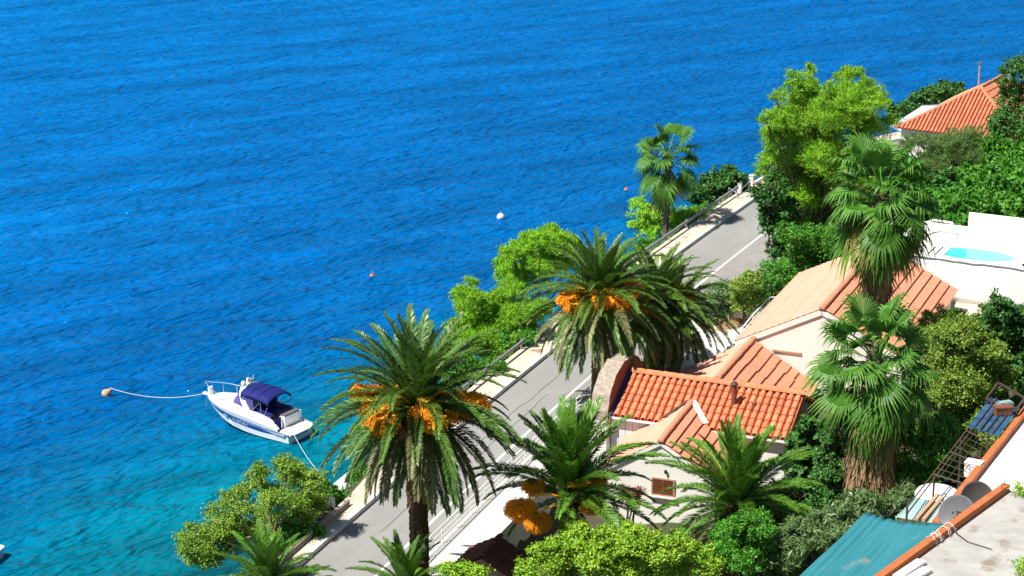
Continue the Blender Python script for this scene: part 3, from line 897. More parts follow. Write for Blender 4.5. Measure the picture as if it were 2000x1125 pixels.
# grey glazed canopy on its sea side
t = thing('canopy_roof', 'pale grey glass canopy on the sea side of the far house', 'canopy', at(1800, 225, 8.3))
o = t.location
cp_ = [at(1740, 246, 8.4), at(1772, 266, 8.4), at(1838, 206, 9.6), at(1800, 207, 9.2)]
b = MB(); b.add([p - o for p in cp_] + [p - o - Vector((0, 0, .08)) for p in cp_], [(0, 1, 2, 3), (7, 6, 5, 4), (0, 4, 5, 1), (1, 5, 6, 2), (2, 6, 7, 3), (3, 7, 4, 0)])
M['canopy'] = mat('pale_canopy', (0.56, 0.62, 0.68), (0.48, 0.55, 0.62), 0.6, 0.3, spec=0.5)
b.build('panel', M['canopy'], t)
for f in (0.0, 0.36, 1.0):
    a = cp_[0].lerp(cp_[3], f) - o; c = cp_[1].lerp(cp_[2], f) - o
    MB().bar(a + Vector((0, 0, .03)), c + Vector((0, 0, .03)), 0.14, 0.1).build('rafter', M['steel'], t)
for p in (cp_[0], cp_[1]):
    q_ = p - o
    MB().tube([q_, (q_.x, q_.y, gz(p.x, p.y) - o.z - .1)], 0.07, 6).build('post', M['steel'], t)

# ------------------------------------------------------------------ pool terrace
zP = 10.0
pA_, pB_ = at(1764, 496, zP), at(1990, 524, zP)
dirP = (pB_ - pA_).normalized(); norP = Vector((-dirP.y, dirP.x, 0))
if norP.y < 0: norP = -norP
pBx = pA_ + dirP * 16.0
pA0 = pA_ - dirP * 1.5
deck = MB().prism([(p.x, p.y) for p in (pA0, pBx, pBx + norP * 9.5, pA0 + norP * 9.5)], zP - 0.35, zP)
deck.prism([(p.x, p.y) for p in (pA0 + norP * .6, pBx + norP * .6, pBx + norP * 9.2, pA0 + norP * 9.2)], 4.0, zP - 0.36)
tag(deck.build('pool_terrace', M['white']), 'white pool terrace above the upper house', 'terrace')
t = thing('privacy_screen', 'white canvas screen stretched below the pool terrace edge', 'screen', pA_ + Vector((0, 0, -3.0)))
o = t.location
Ls = (pB_ - pA_).length + 3
def scr(u, v):
    p = pA_ - dirP * 1.0 + dirP * (Ls * u) - norP * 0.22 - o
    wv = 0.02 * math.sin(u * 16 + v * 3) + 0.012 * math.sin(u * 43)
    return (p.x - norP.x * wv, p.y - norP.y * wv, 0.02 + 3.05 * v)
sc1 = MB().grid(scr, 60, 6).build('canvas', M['whitebright'], t, smooth=True)
sc1.modifiers.new('thick', 'SOLIDIFY').thickness = 0.02
for k in range(3):
    p = pA_ + dirP * (Ls * (k * .42 + .1)) - norP * 0.10 - o
    MB().tube([(p.x, p.y, -0.6), (p.x, p.y, 3.1)], 0.05, 6).build('post', M['whitebright'], t)
a = pA_ - dirP * 1.0 - norP * 0.30 - o; c = a + dirP * Ls
MB().tube([(a.x, a.y, 3.1), (c.x, c.y, 3.1)], 0.045, 6).build('top_rail', M['whitebright'], t)
# pool
pc = at(1902, 499, zP)
t = thing('swimming_pool', 'small turquoise swimming pool with white rim on the terrace', 'pool', pc + Vector((0, 0, 0.0)), math.atan2(dirP.y, dirP.x))
ring = MB(); vs = []; fs = []; NP = 36
for k in range(NP):
    a = 2 * math.pi * k / NP
    for f, z in ((1.0, 0.03), (1.0, 0.10), (1.12, 0.10), (1.12, -0.01)):
        vs.append((2.9 * f * math.cos(a), 1.55 * f * math.sin(a), z))
for k in range(NP):
    k2 = (k + 1) % NP
    for j in range(3): fs.append((k * 4 + j, k2 * 4 + j, k2 * 4 + j + 1, k * 4 + j + 1))
ring.add(vs, fs).build('coping', M['whitebright'], t)
wtr = MB().add([(2.92 * math.cos(2 * math.pi * k / NP), 1.56 * math.sin(2 * math.pi * k / NP), 0.05) for k in range(NP)], [tuple(range(NP))])
wtr.build('water', M['pool'], t)
for k in range(3):                                     # flat steps left of the pool
    p = at(1812 + k * 15, 492, zP)
    t = tag(MB().bar(p + Vector((0, 0, .06)) - norP * 1.3, p + Vector((0, 0, .06)) + norP * 1.3, 0.62, 0.10).build('terrace_step', M['white']), ['white slatted step farthest from the pool', 'white slatted step between the other two by the pool', 'white slatted step nearest the pool'][k], 'step', 'steps left of the pool')
# tall white wall behind the pool
wl0 = at(1890, 466, zP); 
b = MB().bar(wl0 + Vector((0, 0, 1.0)), wl0 + dirP * 12 + Vector((0, 0, 1.0)), 0.3, 2.0)
tag(b.build('screen_wall', M['white']), 'tall plain white wall standing behind the pool', 'wall')
white_railing('terrace_railing', [at(1800, 462, zP), at(1822, 454, zP), at(1860, 460, zP)], 'small cream railing at the far edge of the pool terrace', h=1.0, rails=(0.3, 0.97), every=2.5, rad=0.05, m=M['white'])
pil = at(1997, 592, 7.2)
t = thing('stone_pillar', 'pale stone pillar with brick base at the right end of the canvas screen', 'pillar', pil)
MB().box((0.2, 0, 1.4), (0.8, 0.8, 2.8)).build('shaft', M['white'], t)
MB().box((0.2, -.05, 0.35), (0.9, 0.9, 0.28)).build('brick_band', M['pot'], t)
# beige yard behind the upper house with a white kerb
pl = [at(*p, 7.0) for p in ((1868, 588), (1945, 600), (1915, 668), (1840, 668))]
tag(MB().prism([(p.x, p.y) for p in pl], 5.5, 7.0).build('yard_slab', M['pave']), 'beige stone yard behind the corner of the upper house', 'yard')
tag(MB().bar(at(1934, 600, 7.25), at(1890, 668, 7.25), 0.22, 0.5).build('yard_kerb', M['whitebright']), 'low white kerb edging the beige yard', 'kerb')

# ------------------------------------------------------------------ flat roofs at the lower right
zR = 16.0
b0, b1 = at(1690, 1152, zR), at(1962, 955, zR)
bd = (b1 - b0).normalized(); bn = Vector((bd.y, -bd.x, 0))
t = thing('flat_roof_house', 'house with stained grey concrete flat roof in the lower right corner', 'house', (b0.x + 4, b0.y, 8.0))
o = t.location
c2 = at(2090, 985, zR)
poly = [b0 - bd * 6, b1, c2, c2 + bn * 8 - bd * 8, b0 - bd * 6 + bn * 16]
MB().prism([(p.x - o.x, p.y - o.y) for p in poly], zR - 0.28 - o.z, zR - o.z).build('roof', M['concrete'], t)
ins = [b0 - bd * 5 + bn * .4, b1 + bn * .4 - bd * .4, c2 - bd * .6, c2 + bn * 7 - bd * 8, b0 - bd * 5 + bn * 15]
MB().prism([(p.x - o.x, p.y - o.y) for p in ins], -1.5, zR - 0.29 - o.z).build('wall', M['white'], t)
tag(MB().bar(b0 - bd * 4 + bn * .12 + Vector((0, 0, .17)), b1 - bd * .1 + bn * .12 + Vector((0, 0, .17)), 0.34, 0.30).build('timber_beam', M['beam']), 'reddish timber beam along the edge of the concrete roof and teal tarpaulin', 'beam')
zW = 14.6
w0, w1 = at(1822, 1030, zW), at(2010, 792, zW)
wd_ = (w1 - w0).normalized(); wn_ = Vector((wd_.y, -wd_.x, 0))
t = thing('white_roof_house', 'house with plain white flat roof behind the satellite dishes', 'house', (w0.x + 4, w0.y + 4, 7.0))
o = t.location
poly = [w0 - wd_ * 0.3, w1 + wd_ * 6, w1 + wd_ * 6 + wn_ * 14, w0 - wd_ * 0.3 + wn_ * 14]
MB().prism([(p.x - o.x, p.y - o.y) for p in poly], zW - 0.3 - o.z, zW - o.z).build('roof', M['whitebright'], t)
MB().prism([((p.x - o.x), (p.y - o.y)) for p in (w0 + wn_ * .3, w1 + wd_ * 5 + wn_ * .3, w1 + wd_ * 5 + wn_ * 13, w0 + wn_ * 13)], -1.5, zW - 0.31 - o.z).build('wall', M['white'], t)
tag(MB().bar(w0 + Vector((0, 0, .17)) + wn_ * .12, w1 + wd_ * 4 + Vector((0, 0, .17)) + wn_ * .12, 0.32, 0.30).build('timber_beam', M['beam']), 'reddish timber beam along the edge of the white flat roof beside the pergola', 'beam')
# teal tarpaulin
T = [at(1505, 1175, 14.9), at(1692, 1002, 15.1), at(1842, 1024, 15.9), b0 + Vector((0, 0, .1))]
def tarp(u, v):
    p = T[0].lerp(T[1], v).lerp(T[3].lerp(T[2], v), u)
    sag = -0.35 * math.sin(math.pi * u) * (0.4 + 0.6 * math.sin(math.pi * v)) + 0.11 * mnoise.noise((u * 16 + v * 1.5, v * 1.3, 1)) + 0.05 * mnoise.noise((u * 45 + v * 3, v * 2.2, 7))
    return (p.x, p.y, p.z + sag)
tp = MB().grid(tarp, 70, 24).build('tarpaulin', M['tarp'], smooth=True)
tp.modifiers.new('thick', 'SOLIDIFY').thickness = 0.015
tag(tp, 'sagging teal tarpaulin awning tied to the timber beam', 'tarpaulin')
# ties on the beam
t = thing('tie_cords', 'tangle of pale cords tying the tarpaulin to the timber beam', 'cords', b0.lerp(b1, .52) + Vector((0, 0, .2)))
o = t.location
for k in range(9):
    s_ = random.uniform(-1.3, 1.2)
    c0 = b0.lerp(b1, .52) + bd * s_ - o
    pts = []
    for j in range(9):
        a = j / 8 * 2 * math.pi
        pts.append(c0 + Vector((0, 0, .17)) + bn * (.12 + .28 * math.cos(a)) + Vector((0, 0, .24 * math.sin(a))) + bd * (random.uniform(-.12, .12)))
    MB().tube(pts, 0.014, 4).build('cord', M['rope'], t)
tag(MB().tube([b0.lerp(b1, .55) + bn * .4 + Vector((0, 0, .1)), at(1890, 1058, 16.06), at(1938, 1073, 16.04)], 0.02, 5).build('loose_wire', M['darkmetal']), 'thin dark wire lying across the concrete roof', 'wire')
for k, (pa, pb_) in enumerate(((( 1752, 1128), (1800, 1096)), ((1770, 1136), (1812, 1112)))):
    tag(MB().bar(at(*pa, 16.10), at(*pb_, 16.10), 0.42, 0.14).build('white_plank', M['whitebright']), ['white plank on the concrete roof nearer the timber beam', 'white plank on the concrete roof farther from the timber beam'][k], 'plank')
for k, dx in enumerate((0, 5)):
    p = at(1955 + dx, 968 - k * 8, 16.0)
    tag(MB().tube([p, p + Vector((0.02, 0, 0.55 + .1 * k))], 0.018, 5).build('rebar', M['rust']), ['rusty rebar stub at the end of the timber beam, left one', 'rusty rebar stub at the roof corner, right one'][k], 'rebar')
# satellite dishes
def dish(px, py, z, nrm, r, m, label, mark):
    p = at(px, py, z)
    t = thing('satellite_dish', label, 'satellite dish', p)
    nv = Vector(nrm).normalized()
    Rm = nv.to_track_quat('Z', 'Y').to_matrix()
    prof = [(r * f, 0.22 * r * f * f) for f in (0.0, .15, .3, .45, .6, .75, .9, 1.0)]
    prof += [(r * 1.02, 0.22 * r - .01), (r * 0.98, 0.22 * r - .03)] + [(r * f, 0.22 * r * f * f - .03) for f in (.8, .5, .2, 0.0)]
    MB().lathe(prof, 28, (0, 0, 0), Rm).build('reflector', m, t, smooth=True)
    tip = Rm @ Vector((0, 0, r * 0.9))
    MB().tube([Rm @ Vector((0, -r * .95, .2 * r)), Rm @ Vector((0, -r * .5, r * .75)), tip], 0.025, 6).build('feed_arm', M['steel'], t)
    MB().tube([tip, tip - Rm @ Vector((0, 0, .16))], 0.05, 8).build('receiver', M['dish'], t)
    MB().tube([Rm @ Vector((0, 0, -.02)), Rm @ Vector((0, 0, -.35)), Rm @ Vector((0, 0, -.35)) + Vector((0, 0, -1.6))], 0.05, 6).build('mast', M['steel'], t)
    if mark:
        b = MB()
        def st(x0, y0, x1, y1, w=0.05):
            h = lambda x, y: Rm @ Vector((x, y, 0.22 * (x * x + y * y) / r + 0.012))
            b.bar(h(x0, y0), h(x1, y1), w, 0.006, up=nv)
        st(-.16, .12, .16, .15); st(-.02, .14, -.10, -.12); st(-.16, -.14, -.04, -.11)
        st(.02, .04, .14, .06); st(.02, .04, .06, -.04); st(.06, -.04, .13, -.07); st(.13, -.07, .03, -.13); st(-.2, -.2, -.12, -.12)
        b.build('printed_mark', M['black'], t)
dish(1872, 1006, 15.65, (-0.62, -0.75, 0.5), 0.86, M['dish'], 'light grey satellite dish with a dark printed mark', True)
dish(1905, 978, 15.75, (0.30, -0.90, 0.42), 0.86, M['dishshade'], 'shaded satellite dish behind the marked one', False)
# pergola of rusty bars
zg_ = 14.9
A0, A1 = at(1772, 990, zg_), at(1935, 780, zg_)
B0, B1 = at(1838, 1003, zg_), at(1985, 812, zg_)
t = thing('pergola', 'rusty metal trellis pergola beside the white flat roof', 'pergola', A0 + Vector((0, 0, -5)))
o = t.location
for dz in (0, -0.35):
    MB().bar(A0 - o + Vector((0, 0, dz)), A1 - o + Vector((0, 0, dz)), 0.05, 0.05).build('side_rail', M['rust'], t)
for f in (0.25, 0.5, 0.75):
    MB().tube([A0.lerp(B0, f).lerp(A1.lerp(B1, f), .27) - o, A1.lerp(B1, f) - o], 0.018, 5).build('long_bar', M['rust'], t)
for k in range(14):
    f = 0.28 + k * 0.05
    MB().tube([A0.lerp(A1, f) - o, B0.lerp(B1, f) - o], 0.018 if k % 4 else 0.04, 5).build('cross_bar', M['rust'] if k % 2 else M['darkmetal'], t)
for f in (0.30, 0.56):
    a, c = A0.lerp(A1, f) - o, B0.lerp(B1, f) - o
    pts = [a.lerp(c, j / 8) + Vector((0, 0, -.12 - .12 * (j % 2))) for j in range(9)]
    MB().tube(pts, 0.025, 5).build('zigzag_brace', M['darkmetal'], t)
for f in (0.0, 0.30, 0.62, 1.0):
    a = A0.lerp(A1, f) - o
    MB().tube([a, (a.x, a.y, -1.0)], 0.05, 6).build('post', M['rust'], t)
S4 = [A0.lerp(A1, .70), B0.lerp(B1, .74), B0.lerp(B1, 1.05), A0.lerp(A1, 1.0)]
bs = [p + Vector((0, 0, 0.12)) for p in S4]
t = thing('blue_sheeting', 'blue corrugated sheet lying over the far end of the pergola', 'sheet', bs[0])
o = t.location
for k in range(6):
    f0, f1 = k / 6, (k + 0.93) / 6
    b = MB(); q4 = [bs[0].lerp(bs[1], f0), bs[0].lerp(bs[1], f1), bs[3].lerp(bs[2], f1), bs[3].lerp(bs[2], f0)]
    q4 = [p - o + Vector((0, 0, .03 * (k % 2))) for p in q4]
    b.add(q4 + [p - Vector((0, 0, .03)) for p in q4], [(0, 1, 2, 3), (7, 6, 5, 4), (0, 4, 5, 1), (1, 5, 6, 2), (2, 6, 7, 3), (3, 7, 4, 0)])
    b.build('sheet_panel', M['bluesheet'], t)
for k in range(4):
    f = (k + 1) / 5
    MB().bar(bs[0].lerp(bs[1], f) - o + Vector((0, 0, .08)), bs[3].lerp(bs[2], f) - o + Vector((0, 0, .08)), 0.07, 0.05).build('batten', M['darkmetal'], t)
bx_ = bs[0].lerp(bs[2], .66) + Vector((0, 0, .25))
tag(MB().box(bx_, (0.85, 0.45, 0.38), R(10)).box(bx_ + Vector((0, 0, .21)), (0.92, 0.52, 0.06), R(10)).build('storage_box', M['brick']), 'dark maroon box standing on the blue sheet', 'box')
bx_ = bs[0].lerp(bs[2], .80) + Vector((-.1, .7, .2))
tag(MB().box(bx_, (0.8, 0.4, 0.2), R(25)).box(bx_ + Vector((0, 0, .12)), (0.7, 0.3, 0.05), R(25)).build('plastic_tray', M['corrug']), 'pale green tray at the far end of the blue sheet', 'tray')
fr = [A0.lerp(A1, .93), B0.lerp(B1, .99), B0.lerp(B1, 1.12), A0.lerp(A1, 1.10)]
t = thing('rack', 'dark metal frame standing over the blue sheet', 'frame', fr[0])
o = t.location
for a, c in zip(fr, fr[1:] + fr[:1]):
    MB().bar(a - o + Vector((0, 0, .4)), c - o + Vector((0, 0, .4)), 0.09, 0.09).build('bar', M['darkmetal'], t)
for a in fr:
    MB().bar(a - o, a - o + Vector((0, 0, .39)), 0.08, 0.08).build('leg', M['darkmetal'], t)
# corrugated sheet, its boards, the white tank and the white box below the pergola
C4 = [at(1748, 1010, 14.0), at(1790, 972, 14.1), at(1856, 985, 14.3), at(1822, 1022, 14.2)]
def cor(u, v):
    p = C4[0].lerp(C4[1], v).lerp(C4[3].lerp(C4[2], v), u)
    return (p.x, p.y, p.z + 0.04 * math.sin(v * 60))
cs = MB().grid(cor, 6, 90).build('corrugated_sheet', M['corrug'], smooth=True)
cs.modifiers.new('thick', 'SOLIDIFY').thickness = 0.01
tag(cs, 'pale green corrugated sheet below the pergola next to the teal tarpaulin', 'sheet')
for k, (pa, pb_) in enumerate((((1790, 1014), (1832, 966)), ((1803, 1016), (1840, 972)))):
    tag(MB().bar(at(*pa, 14.32), at(*pb_, 14.32), 0.16, 0.12).build('loose_board', M['wood']), ['left loose board lying on the corrugated sheet', 'right loose board lying on the corrugated sheet'][k], 'board')
pw = at(1832, 966, 13.4)
tag(MB().lathe([(0.0, 0.22), (0.5, 0.21), (0.85, 0.14), (0.95, 0.0), (0.95, -.6), (0, -.6)], 18, pw, Matrix.Diagonal((1.15, 1.3, 1.0))).build('water_tank', M['whitebright'], smooth=True), 'rounded white tank top showing between trellis and corrugated sheet', 'tank')
pw = at(1902, 916, 14.6)
tag(MB().box(pw, (0.75, 0.6, 0.7), R(-30)).box(pw + Vector((0, 0, .37)), (0.8, 0.65, 0.05), R(-30)).build('white_box', M['whitebright']), 'small white box beside the beam under the trellis', 'box')

# ------------------------------------------------------------------ yard things by the road
ps = at(968, 1048, 4.6)
t = thing('garden_stairs', 'white garden stairs going down from the road terrace behind the date fronds', 'stairs', kerb_pt(105.5, 8.7, 2.4), -R(21))
for k in range(8):
    MB().box((0.6, -0.35 * k, 2.5 - 0.3 * k - 0.2 * 0), (1.7, 0.36, 0.30)).build('step', M['whitebright'], t)
    MB().box((0.6, -0.35 * k, 2.25 - 0.3 * k - 0.1), (1.5, 0.34, 0.30)).build('riser', M['kerb'], t)
pf = kerb_pt(112.5, 8.1, 5.03)
t = thing('flower_pot', 'potted pink flowers standing on the white terrace', 'flower pot', pf)
MB().lathe([(0.0, 0), (0.17, 0), (0.24, 0.36), (0.27, 0.36), (0.27, 0.42), (0.2, 0.42), (0.0, 0.38)], 14).build('pot', M['pot'], t)
fl = RNG.normal(0, 1, (130, 3)); fl /= np.linalg.norm(fl, axis=1)[:, None]
def petals(pts, size, rng):
    n = len(pts); a = rng.normal(0, 1, (n, 3)); a /= np.linalg.norm(a, axis=1)[:, None]
    b_ = rng.normal(0, 1, (n, 3)); b_ -= a * (a * b_).sum(1)[:, None]; b_ /= np.linalg.norm(b_, axis=1)[:, None]
    return np.stack([pts - a * size, pts + b_ * size * .6, pts + a * size, pts - b_ * size * .6], 1)
obj('leaves', np_mesh('pot_leaves', petals(fl[:70] * np.array([.3, .3, .2]) + np.array([0, 0, .55]), 0.09, RNG), 4, M['green'], RNG.random(70)), t)
obj('blossom', np_mesh('pot_blossom', petals(fl[70:] * np.array([.3, .3, .22]) + np.array([0, 0, .72]), 0.08, RNG), 4, M['flower']), t)
# small red tile canopy at the bottom edge
pcn = at(940, 1092, 6.6)
t = thing('gate_canopy', 'small shaded red tile canopy below the front date palm', 'canopy', (pcn.x, pcn.y, 3.0), -(0.36))
for side in (-1, 1):
    tile_courses(t, 1.5, 0.8, 2.6, 3.6, side, 4, M['brick'], ov=0.1, step=0.06, pitch=0.32, amp=0.09)  # red tiles coloured darker to stand in for the palm's shade
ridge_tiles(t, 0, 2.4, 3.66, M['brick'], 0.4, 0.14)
MB().add([(-1.5, 0, 2.8), (0, 0, 3.6), (1.5, 0, 2.8), (-1.5, 2.6, 2.8), (0, 2.6, 3.6), (1.5, 2.6, 2.8)], [(0, 1, 4, 3), (1, 2, 5, 4), (0, 2, 1), (3, 4, 5), (0, 3, 5, 2)]).build('roof_frame', M['wood'], t)
for x in (-1.2, 1.2):
    for y in (0.2, 2.4):
        MB().box((x, y, 1.2), (0.25, 0.25, 3.4)).build('post', M['white'], t)

# ------------------------------------------------------------------ motor boat
def interp(x, xs, ys): return float(np.interp(x, xs, ys))
BX = [-4.0, -3.0, -2.0, -1.0, 0.0, 1.0, 2.0, 3.0, 3.6, 4.0, 4.2]
SB_ = [1.28, 1.36, 1.41, 1.43, 1.42, 1.37, 1.22, 0.90, 0.60, 0.30, 0.06]
SZ_ = [0.62, 0.72, 0.82, 0.92, 1.02, 1.12, 1.22, 1.32, 1.37, 1.40, 1.41]
CB_ = [1.18, 1.24, 1.26, 1.25, 1.19, 1.06, 0.82, 0.47, 0.24, 0.08, 0.02]
CZ_ = [0.05, 0.05, 0.06, 0.08, 0.12, 0.20, 0.34, 0.58, 0.80, 1.02, 1.20]
KZ_ = [-0.45, -0.45, -0.45, -0.44, -0.42, -0.38, -0.25, 0.08, 0.45, 0.85, 1.15]
bow, stern = at(409, 776, 1.4), at(591, 845, 0.5)
bc = (bow + stern) / 2
hd = math.atan2(bow.y - stern.y, bow.x - stern.x)
boat = thing('motor_boat', 'white motor cruiser with navy canvas canopy moored off the shore', 'boat', (bc.x, bc.y, -0.02), hd)
boat.scale = (1.0, 1.08, 1.16)
ST = [-4.0 + 8.2 * i / 32 for i in range(33)]
def topside(x, f, side, off=0.0):
    b0_, b1_ = interp(x, BX, CB_), interp(x, BX, SB_)
    z0_, z1_ = interp(x, BX, CZ_), interp(x, BX, SZ_)
    flare = 0.06 * math.sin(math.pi * f)
    return Vector((x, side * (b0_ + (b1_ - b0_) * f - flare * (x > 1) + off), z0_ + (z1_ - z0_) * f))
b = MB(); vs = []; fs = []
ring_n = 9
for x in ST:
    row = [topside(x, f, -1) for f in (1, .66, .33, 0)] + [Vector((x, 0, interp(x, BX, KZ_)))] + [topside(x, f, 1) for f in (0, .33, .66, 1)]
    vs += row
for i in range(len(ST) - 1):
    for j in range(ring_n - 1):
        fs.append((i * ring_n + j, i * ring_n + j + 1, (i + 1) * ring_n + j + 1, (i + 1) * ring_n + j))
fs.append(tuple(range(ring_n)))
b.add(vs, fs); hull = b.build('hull', M['gel'], boat, smooth=False)
def hull_band(name, x0, x1, f0, f1, m, off=0.012, parent=None):
    for side in (-1, 1):
        b = MB(); vs = []; n = 24
        for i in range(n + 1):
            x = x0 + (x1 - x0) * i / n
            tp_ = min(1, min(i / n, 1 - i / n) * 6)
            fm = (f0 + f1) / 2; hw = (f1 - f0) / 2 * (0.25 + 0.75 * tp_)
            vs += [topside(x, fm - hw, side, off), topside(x, fm + hw, side, off)]
        q4 = [(2 * i, 2 * i + 2, 2 * i + 3, 2 * i + 1) for i in range(n)]
        if side > 0: q4 = [q_[::-1] for q_ in q4]
        b.add(vs, q4)
        b.build(name, m, parent or hull)
hull_band('blue_stripe', -2.9, 3.75, 0.50, 0.80, M['hullblue'])
hull_band('boot_stripe', -3.95, 2.3, 0.02, 0.075, M['antifoul'], 0.014)
# illegible white script on the stripe, a porthole
for side in (-1, 1):
    b = MB()
    for k in range(9):
        x = -0.55 + k * 0.16
        p0, p1 = topside(x, 0.61, side, 0.02), topside(x + 0.05 * (k % 3), 0.71 - 0.03 * (k % 2), side, 0.02)
        b.bar(p0, p1, 0.045, 0.01, up=(0, side, 0))
    b.build('white_lettering', M['gel'], hull)
    pp = topside(1.6, 0.66, side, 0.02)
    MB().lathe([(0.0, .02), (.13, .02), (.16, 0.0)], 14, pp, Matrix.Rotation(-side * R(90), 3, 'X') @ Matrix.Diagonal((1.6, 0.7, 1))).build('porthole', M['chrome'], hull)
# rub rail
for side in (-1, 1):
    MB().tube([topside(x, 1.0, side, 0.015) for x in ST], 0.045, 6).build('rub_rail', M['chrome'], hull)
# deck: gunwale band, foredeck crown, side decks
def deck_z(x, f):
    """f 0 = sheer, 1 = centreline"""
    crown = interp(x, [-4, -2.6, -0.5, 0.9, 1.6, 2.4, 3.2, 3.9, 4.2], [0.05, 0.60, 0.66, 0.62, 0.54, 0.40, 0.24, 0.06, 0.0])
    return interp(x, BX, SZ_) + crown * min(1, (f / 0.55)) ** 0.75 * (1 - 0.0 * f) + 0.05 * f
b = MB(); vs = []; fs = []
DX = [0.9 + 3.28 * i / 20 for i in range(21)]
FF = [0, 0.06, 0.16, 0.3, 0.45, 0.6, 0.8, 1.0]
FR = [(-1, f) for f in FF] + [(1, f) for f in FF[-2::-1]]
for x in DX:
    sb = interp(x, BX, SB_)
    for s_, f in FR: vs.append((x, s_ * sb * (1 - f), deck_z(x, f) + 0.02))
k = len(FR)
for i in range(len(DX) - 1):
    for j in range(k - 1): fs.append((i * k + j, (i + 1) * k + j, (i + 1) * k + j + 1, i * k + j + 1))
b.add(vs, fs).build('foredeck', M['gel'], boat, smooth=True)
for side in (-1, 1):                                    # coaming from windscreen to stern
    b = MB(); vs = []; fs = []
    CX = [-3.1 + 4.02 * i / 14 for i in range(15)]
    for x in CX:
        sb = interp(x, BX, SB_); z = interp(x, BX, SZ_)
        top = z + interp(x, [-3.1, -2.5, -1.8, 0.9], [0.10, 0.50, 0.62, 0.63])
        for (yy, zz) in ((sb, z + .02), (sb * .96, z + .16 * min(1, (top - z) / .3)), (sb * .86, top), (sb * .78, top), (sb * .74, 0.55)):
            vs.append((x, side * yy, zz))
    for i in range(14):
        for j in range(4):
            q_ = (i * 5 + j, (i + 1) * 5 + j, (i + 1) * 5 + j + 1, i * 5 + j + 1)
            fs.append(q_ if side < 0 else q_[::-1])
    b.add(vs, fs).build('side_coaming', M['gel'], boat, smooth=False)
    b = MB(); vs = []                                   # grey-blue graphic along the gunwale
    n = 26
    for i in range(n + 1):
        x = -3.0 + 6.9 * i / n
        sb = interp(x, BX, SB_); z = interp(x, BX, SZ_)
        zz = (deck_z(x, 0.055) - z) if x > 0.9 else .12
        vs += [(x, side * (sb * 0.998 + .012), z + .045), (x, side * (sb * .965 + .014), z + max(zz, .06) * (0.55 + .45 * math.sin(math.pi * i / n)) + .03)]
    q4 = [(2 * i, 2 * i + 2, 2 * i + 3, 2 * i + 1) for i in range(n)]
    if side > 0: q4 = [q_[::-1] for q_ in q4]
    b.add(vs, q4).build('gunwale_stripe', M['greystripe'], boat)
# cockpit sole, stern bench, swim platform
MB().box((-1.4, 0, 0.62), (4.6, 2.1, 0.08)).build('cockpit_sole', M['gel'], boat)
b = MB(); b.prism([(-3.0, -1.28), (-2.45, -1.15), (-2.45, 0.42), (-3.0, 0.42)], 0.6, 1.32)
b.build('stern_bench', M['gel'], boat)
MB().box((-2.72, -0.38, 1.36), (0.5, 1.45, 0.09)).build('sun_pad', M['dish'], boat)
b = MB(); pf_ = []
for k in range(13):
    a = -math.pi / 2 - math.pi * k / 12
    pf_.append((-3.55 + 0.75 * math.cos(a) * (1 if True else 0), 1.32 * -math.sin(a) * -1))
pl_ = [(-2.9, -1.33), (-2.9, 1.33), (-3.7, 1.32), (-4.15, 1.12), (-4.32, 0.8), (-4.32, -0.8), (-4.15, -1.12), (-3.7, -1.32)]
b.prism(pl_, 0.42, 0.62); b.build('swim_platform', M['gel'], boat)
b = MB(); b.prism([(x * 1.004 - .0, y * 1.012) for x, y in pl_], 0.46, 0.52); b.build('platform_bumper', M['antifoul'], boat)
MB().box((-2.75, 0.82, 0.95), (0.06, 0.62, 0.75)).build('stern_door', M['canvas'], boat)
MB().box((-2.55, 0.80, 0.66), (1.0, 0.55, 0.04)).build('walkway', M['canvas'], boat)
# windscreen cover
def wind(u, v):
    a = -math.pi * 0.5 + math.pi * u
    xb = -0.1 + 1.75 * math.cos(a) ** 0.8 if math.cos(a) > 0 else -0.2
    yb = 1.16 * math.sin(a)
    xt = -0.2 + 0.95 * max(0, math.cos(a)) ** 0.8; yt = 1.02 * math.sin(a)
    zb = 1.60
    return (xb + (xt - xb) * v, yb + (yt - yb) * v, zb + 0.92 * v)
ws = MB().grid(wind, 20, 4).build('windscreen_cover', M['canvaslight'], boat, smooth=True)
ws.modifiers.new('thick', 'SOLIDIFY').thickness = 0.02
for u in (0.30, 0.42, 0.58, 0.70):
    MB().tube([Vector(wind(u, v / 3)) * 1.005 for v in range(4)], 0.014, 5).build('cover_seam', M['canvas'], ws)
# radar arch
def arch_loop(dx, dz, wy, sc):
    pts = []
    for k in range(13):
        a = math.pi * k / 12
        y = 1.27 * math.cos(a)
        f = math.sin(a) ** 0.6
        pts.append(Vector((-0.72 + 1.25 * f + dx, y * (1.07 - 0.08 * f), 1.30 + 1.50 * f + dz)))
    return pts
b = MB(); vs = []; fs = []
prev = arch_loop(0, 0, 0, 1)
for k, p in enumerate(prev):
    wdt = 0.52 - 0.16 * math.sin(math.pi * k / 12)
    inn = Vector((0, -p.y, 1.6 - p.z)).normalized() * 0.10
    for dx, off in ((-wdt / 2, Vector((0, 0, 0))), (wdt / 2, Vector((0, 0, 0))), (wdt / 2, inn), (-wdt / 2, inn)):
        vs.append(p + Vector((dx, 0, 0)) + off)
for k in range(12):
    for j in range(4):
        fs.append((k * 4 + j, k * 4 + (j + 1) % 4, (k + 1) * 4 + (j + 1) % 4, (k + 1) * 4 + j))
arch = b.add(vs, fs).build('radar_arch', M['gel'], boat)
MB().lathe([(0.0, .2), (.12, .18), (.17, .06), (.17, 0), (0, 0)], 12, (0.55, 0.45, 2.80)).build('radar_dome', M['gel'], arch)
MB().box((0.55, 0.0, 2.94), (0.16, 0.16, 0.28)).build('horn', M['gel'], arch)
MB().box((0.55, -0.3, 2.88), (0.25, 0.3, 0.14)).build('light_bar', M['chrome'], arch)
